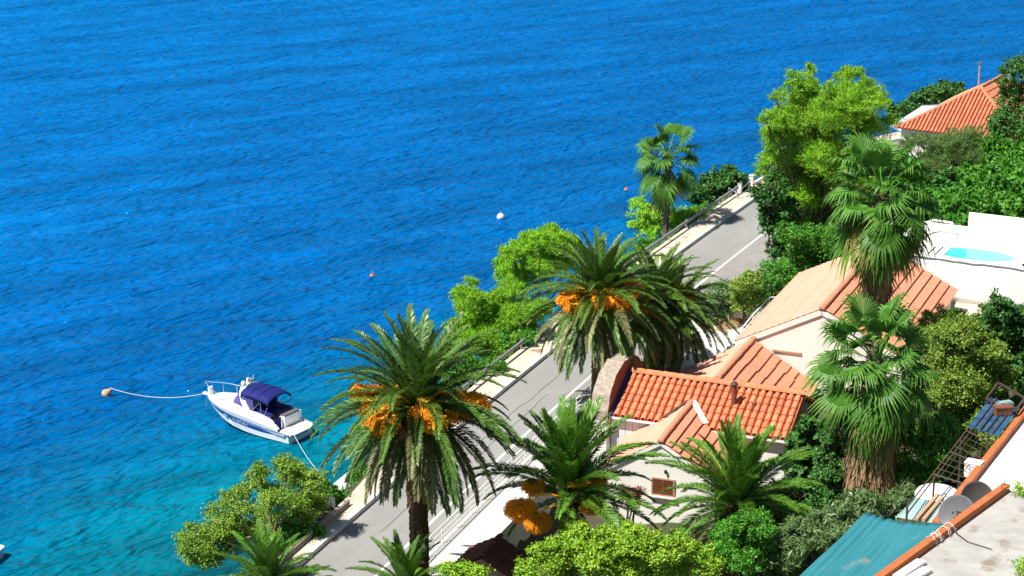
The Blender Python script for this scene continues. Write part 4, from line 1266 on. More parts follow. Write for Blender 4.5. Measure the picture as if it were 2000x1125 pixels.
MB().tube([(0.55, -0.55, 2.78), (0.55, -0.55, 3.1)], 0.025, 5).build('antenna', M['gel'], arch)
# bimini canopy and side curtains
def bim(u, v):
    a = math.pi * (0.02 + 0.96 * v)
    x = 0.25 - 2.5 * u
    f = math.sin(a) ** 0.45
    drop = interp(u, [0, .5, .85, 1], [0.0, -0.02, -0.10, -0.22])
    y = 1.13 * math.cos(a) * (1 + 0.03 * u)
    z = 2.12 + 0.60 * f + drop * 1.2
    return (x, y, z)
bm_ = MB().grid(bim, 12, 16).build('canopy', M['canvas'], boat, smooth=True)
bm_.modifiers.new('thick', 'SOLIDIFY').thickness = 0.025
for u in (0.33, 0.62, 0.99):
    MB().tube([Vector(bim(u, v / 14)) + Vector((0, 0, .012)) for v in range(15)], 0.018, 5).build('canopy_bow', M['canvas'], bm_)
for side in (-1, 1):
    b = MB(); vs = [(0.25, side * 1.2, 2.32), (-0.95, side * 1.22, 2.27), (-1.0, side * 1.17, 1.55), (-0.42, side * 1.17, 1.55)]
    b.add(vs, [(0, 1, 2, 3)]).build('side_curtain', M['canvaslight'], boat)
    for (p0, p1) in (((-1.5, 1.2, 2.2), (-0.75, 1.2, 1.5)), ((-1.6, 1.2, 2.18), (-1.6, 1.18, 1.45)), ((-2.2, 1.22, 1.98), (-1.9, 1.18, 1.45))):
        MB().tube([(p0[0], side * p0[1], p0[2]), (p1[0], side * p1[1], p1[2])], 0.018, 5).build('canopy_strut', M['chrome'], boat)
# cockpit cover (tonneau)
def ton(u, v):
    x = -0.5 - 1.85 * u; y = -1.12 + 2.24 * v
    return (x, y, 1.57 - 0.12 * u + 0.16 * math.sin(math.pi * v) * (1 - .4 * u) + 0.02 * math.sin(9 * u + 7 * v))
tn = MB().grid(ton, 10, 12).build('cockpit_cover', M['canvas'], boat, smooth=True)
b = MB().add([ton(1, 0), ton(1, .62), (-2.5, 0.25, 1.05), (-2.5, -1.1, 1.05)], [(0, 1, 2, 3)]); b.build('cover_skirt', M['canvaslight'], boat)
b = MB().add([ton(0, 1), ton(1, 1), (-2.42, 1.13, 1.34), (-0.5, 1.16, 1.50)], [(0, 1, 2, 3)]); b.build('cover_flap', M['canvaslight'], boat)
# bow rail, pulpit, anchor roller, fender roll
for side in (-1, 1):
    rail = []
    for i in range(11):
        x = 1.2 + 3.15 * i / 10
        sb = interp(x, BX, SB_)
        rail.append(Vector((x + .05, side * max(sb * .9, .12), interp(x, BX, SZ_) + 0.30 + 0.42 * min(1, i / 3) + .04)))
    rl = MB().tube(rail, 0.024, 6).build('bow_rail', M['chrome'], boat)
    for i in (1, 4, 7, 9):
        p = rail[i]
        MB().tube([p, (p.x - .05, p.y * .98, interp(p.x, BX, SZ_) + .03)], 0.018, 5).build('stanchion', M['chrome'], rl)
MB().tube([(4.4, -0.14, 2.18), (4.5, 0, 2.18), (4.4, 0.14, 2.18)], 0.024, 6).build('pulpit', M['chrome'], boat)
MB().box((4.32, 0, 1.44), (0.75, 0.26, 0.10)).build('anchor_roller', M['gel'], boat)
MB().tube([(3.75, 0.25, 1.5), (3.82, 0.25, 2.05)], [0.17, 0.17], 10).build('fender', M['gel'], boat)
MB().tube([(4.45, 0, 1.42), (4.48, 0, 0.6)], 0.02, 5).build('anchor_chain', M['chrome'], boat)
# ropes
def rope(name, a, c, sag, label, r=0.02):
    a, c = Vector(a), Vector(c)
    pts = []
    for i in range(21):
        f = i / 20
        p = a.lerp(c, f); p.z -= sag * 4 * f * (1 - f)
        pts.append(p)
    return tag(MB().tube(pts, r, 6).build(name, M['rope']), label, 'rope')
MW = Matrix.Translation(boat.location) @ Matrix.Rotation(hd, 4, 'Z') @ Matrix.Diagonal((1, 1.08, 1.16, 1))
bowp = MW @ Vector((4.55, 0, 1.42)); stp = MW @ Vector((-4.2, 0.9, 0.6))
bz = at(207, 769, 0.15)
rope('mooring_rope', bz + Vector((0.25, 0.1, 0.42)), bowp, 0.52, 'pale mooring rope from the orange buoy to the bow of the boat')
rope('mooring_rope', stp, at(632, 932, 1.0), 0.25, 'thin mooring rope from the boat stern to the shore trees', 0.018)
# buoys
def buoy(p, r, prof, m, label, tilt=0.0, extra=None):
    t = thing('mooring_buoy', label, 'buoy', p)
    Rm = Matrix.Rotation(tilt, 3, 'Y')
    MB().lathe([(r * a, r * z) for a, z in prof], 18, (0, 0, 0), Rm).build('float', m, t, smooth=True)
    top = Rm @ Vector((0, 0, r * prof[-1][1]))
    MB().tube([top + Vector((.07 * math.cos(a), 0, .07 + .07 * math.sin(a))) for a in [k * math.pi / 5 for k in range(11)]], 0.02, 5).build('ring', M['steel'], t)
    MB().tube([Rm @ Vector((r * 1.005 * math.cos(k * math.pi / 9), r * 1.005 * math.sin(k * math.pi / 9), 0)) for k in range(19)], 0.02, 5).build('band', M['buoywhite'] if m is not M['buoywhite'] else M['steel'], t)
ball = [(0.0, -1.0), (.5, -.87), (.87, -.5), (1.0, 0), (.87, .5), (.5, .87), (.15, 1.0), (.12, 1.12)]
pear = [(0.0, -1.0), (.5, -.87), (.87, -.5), (1.0, 0), (.9, .45), (.6, .95), (.3, 1.4), (.12, 1.6)]
buoy(bz, 0.33, pear, M['buoyorange'], 'faded orange pear buoy at the end of the mooring rope', R(48))
buoy(at(978, 424, 0.12), 0.38, ball, M['buoywhite'], 'cream white ball buoy floating alone off the pines')
buoy(at(1223, 370, 0.1), 0.2, ball, M['buoyred'], 'small red buoy left of the far fan palm')
buoy(at(727, 538, 0.1), 0.2, ball, M['buoyred'], 'tiny red buoy above the left date palm')
# corner of a second boat at the left edge
pd = at(-42, 1092, 0.0)
t = thing('small_boat', 'corner of a small pale blue boat at the left edge', 'boat', pd, R(-16))
b = MB(); hullp = [(-2.2, -.8), (1.15, -.85), (1.3, -.7), (1.3, .7), (1.15, .85), (-2.2, .8), (-2.9, 0)]
M['paleblue'] = mat('pale_blue_gelcoat', (0.42, 0.60, 0.82), rough=0.3, spec=0.5)
b.prism(hullp, -0.25, 0.55); b.build('hull', M['paleblue'], t)
b = MB()
for a, c in zip(hullp, hullp[1:] + hullp[:1]): b.bar((a[0], a[1], .6), (c[0], c[1], .6), .14, .12)
b.build('gunwale', M['gel'], t)
MB().box((-.6, 0, .6), (.35, 1.45, .08)).build('seat', M['wood'], t)

# ------------------------------------------------------------------ palms
def nrm(a): return a / np.maximum(np.linalg.norm(a, axis=-1, keepdims=True), 1e-9)
def frond_mesh(name, L, e0, droop, material, n=150, ll=0.50, seed=0, power=1.35):
    """feather leaf along +X from the origin; e0 start angle, droop total bend, both degrees"""
    rng = np.random.default_rng(seed)
    K = 26
    ts = np.linspace(0, 1, K)
    ang = np.radians(e0 - droop * ts ** power)
    dx, dz = np.cos(ang), np.sin(ang)
    side_b = np.cumsum(rng.normal(0, .004, K))
    X = np.concatenate([[0], np.cumsum((dx[1:] + dx[:-1]) / 2)]) * L / (K - 1)
    Z = np.concatenate([[0], np.cumsum((dz[1:] + dz[:-1]) / 2)]) * L / (K - 1)
    Y = side_b * L * ts
    P_ = np.stack([X, Y, Z], 1)
    T_ = nrm(np.gradient(P_, axis=0))
    quads, tint = [], []
    # rib as a thin two-sided ribbon pair
    up = nrm(np.stack([-T_[:, 2], np.zeros(K), T_[:, 0]], 1))
    sd = np.cross(T_, up)
    wr = 0.055 * (1 - ts * .85)
    for i in range(K - 1):
        for v_ in (sd,):
            quads.append([P_[i] - v_[i] * wr[i], P_[i + 1] - v_[i + 1] * wr[i + 1], P_[i + 1] + v_[i + 1] * wr[i + 1], P_[i] + v_[i] * wr[i]])
            tint.append(1.6)
        quads.append([P_[i] - up[i] * wr[i], P_[i + 1] - up[i + 1] * wr[i + 1], P_[i + 1] + up[i + 1] * wr[i + 1] * .3, P_[i] + up[i] * wr[i] * .3])
        tint.append(1.6)
    for i in range(n):
        t = 0.10 + 0.895 * (i + rng.uniform(-.3, .3)) / n
        t = min(max(t, .06), 1.0)
        f = t * (K - 1); k = min(int(f), K - 2); fr = f - k
        p = P_[k] * (1 - fr) + P_[k + 1] * fr
        tg, u_ = T_[k], up[k]
        s_ = sd[k]
        l = ll * (0.35 + 0.65 * math.sin(math.pi * min(1, (t * 0.86 + 0.12)))) * rng.uniform(.88, 1.12)
        fw = 0.55 + 0.75 * t ** 2
        for sg in (-1, 1):
            lift = rng.uniform(0.05, 0.50)
            d_ = tg * fw + s_ * sg * (1.0 - .35 * t) + u_ * lift
            d_ = d_ / np.linalg.norm(d_)
            w_ = np.cross(d_, u_ * .8 + s_ * sg * rng.uniform(-.5, .5)); w_ /= max(np.linalg.norm(w_), 1e-6)
            hw = 0.028 * rng.uniform(.8, 1.2)
            mid = p + d_ * l * .5
            tip = p + d_ * l + np.array([0, 0, -0.10 * l])
            quads.append([p, mid + w_ * hw, tip, mid - w_ * hw]); tint.append(rng.uniform(0, 1) * .8 + .2 * t)
    return np_mesh(name, np.array(quads), 4, material, np.array(tint))
def bunch_mesh(name, material, seed, out=1.0, fall=1.0, n=260, spread=.45):
    """arching stalk with a hanging broom of fruit strands, along +X"""
    rng = np.random.default_rng(seed)
    quads, tint = [], []
    def ribbon(a, c, w, tv):
        a, c = np.array(a), np.array(c); d_ = nrm(c - a); s_ = nrm(np.cross(d_, rng.normal(0, 1, 3)))
        for s2 in (s_, np.cross(d_, s_)):
            quads.append([a - s2 * w, c - s2 * w, c + s2 * w, a + s2 * w]); tint.append(tv)
    st_ = [np.array([0, 0, 0.1]), np.array([out * .35, 0, .42]), np.array([out * .75, 0, .48]), np.array([out, 0, .25])]
    for a, c in zip(st_[:-1], st_[1:]): ribbon(a, c, .045, .9)
    hub = st_[-1]
    for i in range(n):
        th = rng.uniform(0, 2 * math.pi); rr = spread * math.sqrt(rng.uniform(0, 1))
        e = hub + np.array([rr * math.cos(th) + .10, rr * math.sin(th), -fall * rng.uniform(.45, 1.0) * (1 - .5 * (rr / spread) ** 2) + .1])
        m_ = hub * .5 + e * .5 + np.array([.12 * math.cos(th), .12 * math.sin(th), .16])
        tv = rng.uniform(0, 1)
        ribbon(hub, m_, .008, tv); ribbon(m_, e, .009, tv)
        for k in range(3):
            c = m_ * (1 - k / 2.2) + e * (k / 2.2) + rng.normal(0, .03, 3)
            a1 = nrm(rng.normal(0, 1, 3)) * .032; a2 = nrm(np.cross(a1, rng.normal(0, 1, 3))) * .03
            quads.append([c - a1, c + a2, c + a1, c - a2]); tint.append(rng.uniform(0, 1))
    return np_mesh(name, np.array(quads), 4, material, np.array(tint))
ECL = [(84, 30), (76, 38), (68, 48), (58, 58), (48, 66), (36, 70), (22, 68), (8, 62), (-8, 55), (-24, 48), (-40, 38), (-52, 30)]
FM = {}
def frond_set(key, material, L, ll, df=1.0, n=150):
    FM[key] = [[frond_mesh('frond', L * f, e + 3 * v, (dr + 8 * v) * df, material, seed=i * 10 + v, ll=ll, n=n) for v in range(2)] for i, ((e, dr), f) in enumerate(zip(ECL, (.80, .88, .95, 1, 1, 1, 1, 1, .98, .95, .92, .88)))]
frond_set('dark', M['frond'], 5.3, 0.56)
frond_set('bright', M['frondbright'], 5.3, 0.72, .80, 170)
frond_set('old', M['frondold'], 5.3, 0.58)
frond_set('brown', M['frondbrown'], 4.8, 0.45)
BUN = [bunch_mesh('fruit_bunch', M['fruit'], s_, out=.95 + .2 * s_, fall=.6, n=420, spread=.52) for s_ in range(3)]
BUNL = bunch_mesh('fruit_bunch', M['fruit'], 5, out=2.0, fall=1.15, n=800, spread=.78)
BUNY = bunch_mesh('flower_bunch', M['fruityellow'], 9, out=.55, fall=.1, spread=.35)
BUND = bunch_mesh('dry_bunch', M['fruitdry'], 11, out=1.4, fall=1.5, spread=.5)
def palm_trunk(b, h, r, bend=(0, 0), seed=0):
    rnd = random.Random(seed)
    rows = max(6, int(h / 0.16)); seg = 14
    vs, fs = [], []
    for i in range(rows + 1):
        f = i / rows; z = h * f - 0.3 * (1 - f)
        rr = r * (1.08 - .12 * f) * (1 + .10 * (i % 2))
        for k in range(seg):
            a = 2 * math.pi * (k + .5 * (i % 2)) / seg
            q_ = rr * (1 + rnd.uniform(-.05, .07))
            vs.append((q_ * math.cos(a) + bend[0] * f * f, q_ * math.sin(a) + bend[1] * f * f, z))
    for i in range(rows):
        for k in range(seg): fs.append((i * seg + k, i * seg + (k + 1) % seg, (i + 1) * seg + (k + 1) % seg, (i + 1) * seg + k))
    fs.append(tuple(rows * seg + k for k in range(seg)))
    b.add(vs, fs)
    # crown boss with cut leaf bases
    for i in range(46):
        a = i * 2.399; f = i / 46
        z = h - .75 + 1.1 * f; rr = r * (1.15 - .75 * f)
        p = Vector((rr * math.cos(a) + bend[0], rr * math.sin(a) + bend[1], z))
        d_ = Vector((math.cos(a), math.sin(a), .8 + f)).normalized()
        b.bar(p, p + d_ * .38, .14, .07)
def date_palm(label, x, y, cz, size, n, seed, emin=-52, emax=86, bunches=0, dry=0, yellow=0, old=.25, trunk_r=.45, mtrunk='trunk', base=None, keys=('dark',), pw=.92, gap=None):
    rnd = random.Random(seed)
    zb = gz(x, y) if base is None else base
    h = cz - zb
    t = thing('date_palm', label, 'palm tree', (x, y, zb), 0)
    b = MB(); palm_trunk(b, h, trunk_r, seed=seed); b.build('trunk', M[mtrunk], t)
    for i in range(n):
        f = (i + .5) / n
        e = emax + (emin - emax) * f ** pw + rnd.uniform(-7, 7)
        k = min(range(len(ECL)), key=lambda q_: abs(ECL[q_][0] - e))
        key = rnd.choice(keys)
        if e < 5 and rnd.random() < old * 2: key = 'old'
        if f > .80 and old > .2 and rnd.random() < .22: key = 'brown'
        me = FM[key][k][rnd.randrange(2)]
        a = i * 2.39996 + rnd.uniform(-.25, .25)
        if gap and e < gap[2] and abs((a - gap[0] + math.pi) % (2 * math.pi) - math.pi) < gap[1]: continue
        sc_ = size / 5.3 * rnd.uniform(.9, 1.08)
        rr = trunk_r * (.25 + .5 * f)
        o = obj('frond', me, t, (rr * math.cos(a), rr * math.sin(a), h + .35 - .8 * f), (rnd.uniform(-.18, .18), rnd.uniform(-.05, .05), a), (sc_, sc_ * rnd.uniform(.92, 1.1), sc_))
    for i in range(bunches):
        a = (i + rnd.uniform(-.3, .3)) * 2 * math.pi / bunches - math.pi / 2
        s_ = rnd.uniform(.95, 1.3) * size / 5.3 * 1.45
        obj('fruit_bunch', BUN[rnd.randrange(3)], t, (.3 * math.cos(a), .3 * math.sin(a), h + rnd.uniform(-.15, .25)), (0, rnd.uniform(-.15, .2), a), s_)
    for i in range(dry):
        a = -math.pi / 2 - .5 + rnd.uniform(-1.6, 1.6)
        obj('dry_fruit_bunch', BUND, t, (.3 * math.cos(a), .3 * math.sin(a), h - .25), (0, .2, a), rnd.uniform(.8, 1.0))
    for i in range(yellow):
        a = -math.pi / 2 + rnd.uniform(-1.0, .8)
        obj('flower_bunch', BUNY, t, (.3 * math.cos(a), .3 * math.sin(a), h + .25), (0, -.2, a), 1.2)
    return t
def palm_at(label, px, py, y, **k):
    p = aty(px, py, y)
    return date_palm(label, p.x, y, p.z, **k)
palm_at('tall date palm with orange fruit bunches in front of the boat', 815, 800, 98, size=5.5, n=122, seed=1, pw=1.0, emin=-60, bunches=11, dry=3, yellow=1, old=.35)
palm_at('date palm with orange bunches beside the road above the arched stone gable', 1172, 585, 127, size=5.2, n=112, seed=2, emin=-60, bunches=10, dry=1, yellow=3, old=.3)
palm_at('date palm crowded behind the roadside fruiting palm, brown trunk', 1278, 588, 132, size=4.4, n=80, seed=3, bunches=3, old=.1, mtrunk='trunk', trunk_r=.38)
palm_at('date palm with pale grey trunk at the edge of the driveway', 1316, 606, 134, size=4.6, n=75, seed=4, emin=-60, old=.1, mtrunk='greytrunk', trunk_r=.34)
palm_at('young date palm with big orange bunches in front of the white terrace', 1112, 962, 100, size=5.2, n=66, seed=5, emin=-26, pw=1.5, gap=(R(-152), R(42), 34), bunches=0, yellow=2, old=.08, keys=('bright',))
palm_at('fruitless date palm in front of the tile chimney', 1440, 985, 102, size=4.9, n=66, seed=6, emin=-34, pw=1.35, old=.05, keys=('bright',))
palm_at('small bright date palm on the shore side of the road at the bottom', 527, 1142, 100.5, size=3.5, n=36, seed=7, emin=0, pw=1.5, old=0, keys=('bright',), trunk_r=.28)
palm_at('small bright date palm at the foot of the tall fruiting palm', 792, 1150, 95.5, size=3.0, n=32, seed=8, emin=5, pw=1.5, old=0, keys=('bright',), trunk_r=.26)
# large bunches of the front palm hang to its left and towards the viewer
fp = [o for o in COL.objects if o.get('label', '').startswith('young date palm with big')][0]
hh = aty(1112, 962, 100).z - fp.location.z
for a, s_, dz, me in ((-2.78, 1.15, -.35, BUNL), (-2.35, 1.0, -.75, BUNL), (-1.5, .95, -1.0, BUNL), (-3.3, 1.3, .1, BUN[1]), (.4, 1.2, .25, BUN[0]), (-1.0, 1.2, -.2, BUN[2])):
    obj('fruit_bunch', me, fp, (.25 * math.cos(a), .25 * math.sin(a), hh + dz), (0, 0.05, a), s_)

# fan palms
def fan_mesh(name, material, e0, pet, rb, seed, sag=.5, dead=False, nseg=30):
    rng = np.random.default_rng(seed)
    quads, tint = [], []
    a0 = math.radians(e0)
    pts = [np.array([pet * t * math.cos(a0 - .25 * t), 0, pet * t * math.sin(a0 - .35 * t)]) for t in np.linspace(0, 1, 6)]
    for a, c in zip(pts[:-1], pts[1:]):
        for s_ in (np.array([0, .04, 0]), np.array([-math.sin(a0) * .03, 0, math.cos(a0) * .03])):
            quads.append([a - s_, c - s_, c + s_, a + s_]); tint.append(1.3)
    c = pts[-1]; ax = nrm(pts[-1] - pts[-2])
    nr = nrm(np.array([-ax[2], 0, ax[0]])) ; sd = np.cross(nr, ax)
    nr2 = nr
    for i in range(nseg):
        th0 = math.radians(-118 + 236 * i / nseg); th1 = math.radians(-118 + 236 * (i + 1) / nseg); tm = (th0 + th1) / 2
        rs = rb * (0.80 + .20 * math.cos(tm)) * rng.uniform(.92, 1.06)
        def pt_(th, r_, lift): return c + (ax * math.cos(th) + sd * math.sin(th)) * r_ + nr2 * lift
        fold = .035 * rb
        cup = lambda r_: -0.10 * rb * (r_ / rb) ** 2 + .16 * rb * abs(math.sin(tm)) * (r_ / rb)
        r1, r2 = rs * .56, rs
        l0, l1, lm = pt_(th0, r1, cup(r1)), pt_(th1, r1, cup(r1)), pt_(tm, r1, cup(r1) + fold)
        quads.append([c, l0, l0 * .5 + lm * .5, lm]); tint.append(rng.uniform(0, .6))
        quads.append([c, lm, l1 * .5 + lm * .5, l1]); tint.append(rng.uniform(.3, 1))
        g = np.array([0, 0, -1.0]) * sag * rng.uniform(.5, 1.3) * rs * .54
        tip = pt_(tm + rng.normal(0, .05), r2, cup(r2)) + g
        mid = (lm + tip) / 2 - g * .22
        wv = (l1 - l0) * .40
        quads.append([l0, mid - wv, mid + wv, l1]); tint.append(rng.uniform(.2, 1))
        quads.append([mid - wv, tip - wv * .1, tip + wv * .1, mid + wv]); tint.append(rng.uniform(.4, 1.2))
    return np_mesh(name, np.array(quads), 4, material, np.array(tint))
FE = [82, 66, 50, 32, 14, -6, -26, -48, -66]
FANS = [[fan_mesh('fan_leaf', M['fan'], e, 1.55, 1.25, i * 7 + v, sag=.55 + .07 * i) for v in range(2)] for i, e in enumerate(FE)]
FANY = [fan_mesh('yellow_leaf', M['fanyellow'], e, 1.4, 1.2, 150 + e, sag=.8) for e in (-20, -45, -62)]
FAND = [fan_mesh('dead_leaf', M['fandead'], e, 1.1, 1.25, 180 - e, sag=1.5, nseg=18) for e in (-60, -72, -80, -84)]
def fan_palm(label, x, y, cz, size, n, seed, skirt=30, skirt_len=3.0, trunk_r=.3, yellow=5, skirt_r=.55, mt='greytrunk', emin=-60, taper=0.0, thatch=0):
    rnd = random.Random(seed)
    zb = gz(x, y); h = cz - zb
    t = thing('fan_palm', label, 'palm tree', (x, y, zb))
    b = MB(); palm_trunk(b, h, trunk_r, seed=seed); b.build('trunk', M[mt], t)
    for i in range(n):
        f = (i + .5) / n
        e = 84 + (emin - 84) * f + rnd.uniform(-8, 8)
        k = min(range(len(FE)), key=lambda q_: abs(FE[q_] - e))
        a = i * 2.39996 + rnd.uniform(-.3, .3)
        s_ = size / 2.75 * rnd.uniform(.88, 1.1) * (1.15 if e > 60 else 1)
        obj('fan_leaf', FANS[k][rnd.randrange(2)], t, (.15 * math.cos(a), .15 * math.sin(a), h + .5 - 1.2 * f), (rnd.uniform(-.5, .5), rnd.uniform(-.1, .1), a), s_)
    for i in range(yellow):
        a = i * 2.4 + 3.4
        obj('yellow_leaf', FANY[i % 3], t, (.15 * math.cos(a), .15 * math.sin(a), h - .5 - .15 * i), (rnd.uniform(-.4, .4), 0, a), size / 2.75 * .95)
    for i in range(skirt):
        f = (i + rnd.random()) / skirt
        a = i * 2.39996 + rnd.uniform(-.3, .3)
        s_ = size / 2.75 * rnd.uniform(.7, 1.0) * (1 - taper * f)
        rr = trunk_r + (skirt_r - trunk_r) * (.6 + .4 * f)
        obj('dead_leaf', FAND[min(3, int(f * 4))], t, (rr * .6 * math.cos(a), rr * .6 * math.sin(a), h - .6 - f * skirt_len), (rnd.uniform(-.3, .3), rnd.uniform(-.05, .2), a), (s_ * .8, s_ * .8, s_))
    if thatch:
        rng = np.random.default_rng(seed)
        n_ = thatch
        a = rng.uniform(0, 2 * math.pi, n_); z0 = h - .8 - rng.uniform(0, 1, n_) * skirt_len
        ln = rng.uniform(.8, 1.7, n_)
        lump = 1 + .10 * np.sin(a * 5 + 1) + .07 * np.sin(a * 11)
        r0 = skirt_r * lump * rng.uniform(.72, .95, n_); r1 = skirt_r * lump * rng.uniform(.85, 1.12, n_)
        up_ = np.stack([r0 * np.cos(a), r0 * np.sin(a), z0], 1)
        a2 = a + rng.normal(0, .10, n_)
        dn = np.stack([r1 * np.cos(a2), r1 * np.sin(a2), z0 - ln], 1)
        wv = np.stack([-np.sin(a), np.cos(a), np.zeros(n_)], 1) * rng.uniform(.02, .055, n_)[:, None] + rng.normal(0, .012, (n_, 3))
        tag(obj('thatch', np_mesh('thatch', np.stack([up_ - wv, dn - wv * .5, dn + wv * .5, up_ + wv], 1), 4, M['fandead'], rng.random(n_)), t), kind='stuff')
    return t
p = aty(1296, 312, 172.0)
fan_palm('slim fan palm standing alone by the far guardrail against the sea', aty(1300, 467, 172.0).x, 172.0, p.z, 3.1, 34, 21, skirt=16, skirt_len=1.3, trunk_r=.26, yellow=2, skirt_r=.4, mt='greytrunk')
p = aty(1722, 395, 122)
fan_palm('tallest fan palm with a ragged brown skirt in front of the orange roof', p.x, 122.0, p.z, 3.75, 46, 22, skirt=62, skirt_len=4.2, trunk_r=.4, yellow=9, skirt_r=.8, taper=.25, thatch=1500)
p = aty(1712, 715, 105.5)
fan_palm('stout fan palm with a thick straw skirt beside the oleanders', p.x, 105.5, p.z, 3.6, 48, 23, skirt=60, skirt_len=5.0, trunk_r=.5, yellow=4, skirt_r=1.3, thatch=5200)

# ------------------------------------------------------------------ trees and shrubs
def cloud(lobes, n, size, aspect=.5, seed=0, clump=.20, needle=False, per=34, low=-.45, fill=.25):
    """leaf quads in clumps through a set of ellipsoid lobes -> (n,4,3), tint"""
    rng = np.random.default_rng(seed)
    lb = np.array(lobes, float)
    kids = []
    for l in lb:
        for _ in range(6):
            dv = rng.normal(0, 1, 3); dv[2] = abs(dv[2]) * .8 + dv[2] * .2; dv /= np.linalg.norm(dv)
            f = rng.uniform(.26, .5)
            kids.append(list(l[:3] + dv * l[3:6] * rng.uniform(.75, 1.12)) + list(l[3:6] * f))
    lb = np.concatenate([lb * np.array([1, 1, 1, .88, .88, .88]), np.array(kids)])
    lobes = lb
    wgt = (lb[:, 3] * lb[:, 4] + lb[:, 3] * lb[:, 5] + lb[:, 4] * lb[:, 5]); wgt /= wgt.sum()
    nc = max(len(lobes) * 3, int(n / per))
    li = rng.choice(len(lobes), nc, p=wgt)
    d = rng.normal(0, 1, (nc * 3, 3)); d = nrm(d)
    d = d[d[:, 2] > low][:nc]
    while len(d) < nc: d = np.concatenate([d, d])[:nc]
    rad = np.where(rng.random(nc) < fill, rng.uniform(.35, .8, nc), rng.uniform(.80, 1.10, nc))
    sp = (rng.random(nc) < .14) & (d[:, 2] > -.1)
    rad = np.where(sp, rng.uniform(1.12, 1.45, nc), rad)
    cc = lb[li, :3] + d * lb[li, 3:6] * rad[:, None]
    ct = rng.random(nc)
    ci = rng.integers(0, nc, n)
    csz = clump * lb[li, 3:6].mean(1)
    csz = np.clip(csz, .13, .5) * np.where(sp, .62, 1.0)
    off = rng.normal(0, 1, (n, 3)) * csz[ci][:, None] * np.array([1, 1, .75])
    p = cc[ci] + off
    out = nrm(d[ci] * .7 + off / csz[ci][:, None] * .45 + np.array([0, 0, .35]))
    if needle:
        ax = nrm(out * .75 + rng.normal(0, .55, (n, 3)) + np.array([0, 0, .35]))
        pref = out + np.array([0, 0, .3]) + rng.normal(0, .45, (n, 3))
    else:
        ax = nrm(rng.normal(0, 1, (n, 3)) + out * .45)
        pref = out * .9 + np.array([0, 0, .35]) + rng.normal(0, .40, (n, 3))
    w = nrm(np.cross(ax, pref))
    s = size * rng.uniform(.55, 1.4, n)[:, None]
    a, b_ = p - ax * s * .5, p + ax * s * .5
    m_ = p + nrm(np.cross(w, ax)) * s * .06
    Q_ = np.stack([a, m_ + w * s * aspect * .5, b_, m_ - w * s * aspect * .5], 1)
    tint = np.clip(ct[ci] * .55 + rng.random(n) * .6 - .08, 0, 1)
    return Q_, tint
def px_lobe(px, py, rp, y, ky=1.0, kz=.9):
    c = aty(px, py, y)
    dep = y * _c - (c.z - CAM_H) * _s
    r = rp * dep / FPX
    return [c.x, c.y, c.z, r, r * ky, r * kz]
def plant(name, label, cat, lobes, leafm, n, size, aspect=.5, seed=0, barkm='bark', trunk_r=.16, group=None, base=None, needle=False, per=34, clump=.20, fill=.25, flowers=None, low=-.45, cname='crown', stems=True):
    lb = np.array(lobes)
    if base is None:
        bx, by = lb[:, 0].mean(), lb[:, 1].mean()
    else: bx, by = base
    bz_ = gz(bx, by)
    t = thing(name, label, cat, (bx, by, bz_), group=group)
    lb = lb.copy(); lb[:, 0] -= bx; lb[:, 1] -= by; lb[:, 2] -= bz_
    Q_, tint = cloud(lb.tolist(), n, size, aspect, seed, clump, needle, per, low, fill)
    tag(obj(cname, np_mesh(cname, Q_, 4, leafm, tint), t), kind='stuff')
    if stems:
        rnd = random.Random(seed)
        b = MB()
        top = lb[:, 2].max()
        hub = Vector((lb[:, 0].mean() * .5, lb[:, 1].mean() * .5, max(.4, lb[:, 2].mean() * .45)))
        b.tube([(0, 0, -.4), (hub.x * .4, hub.y * .4, hub.z * .5), hub], [trunk_r * 1.2, trunk_r, trunk_r * .85], 8)
        for l in lb:
            c = Vector(l[:3]); mid = hub.lerp(c, .5) + Vector((rnd.uniform(-.3, .3), rnd.uniform(-.3, .3), -.15 * abs(c.z - hub.z)))
            b.tube([hub, mid, c], [trunk_r * .6, trunk_r * .4, trunk_r * .18], 6)
            for k in range(4):
                e_ = c + Vector((rnd.uniform(-1, 1) * l[3], rnd.uniform(-1, 1) * l[4], rnd.uniform(-.2, .9) * l[5])) * .8
                b.tube([mid.lerp(c, .6), c.lerp(e_, .5), e_], [trunk_r * .22, trunk_r * .15, trunk_r * .06], 5)
        b.build('trunk', M[barkm], t)
    if flowers:
        fm, fn, fs_ = flowers
        rng = np.random.default_rng(seed + 99)
        k = rng.choice(len(Q_), fn)
        pts = Q_[k].mean(1) + np.array([0, 0, .08])
        obj('flowers', np_mesh('flowers', petals(pts, fs_, rng), 4, fm, rng.random(fn)), t)
    return t
def PL(y, lst, dy=0.0, ky=1.0, seed=3):
    rnd = random.Random(seed)
    return [px_lobe(a, b_, r, y + rnd.uniform(-dy, dy), ky) for a, b_, r in lst]

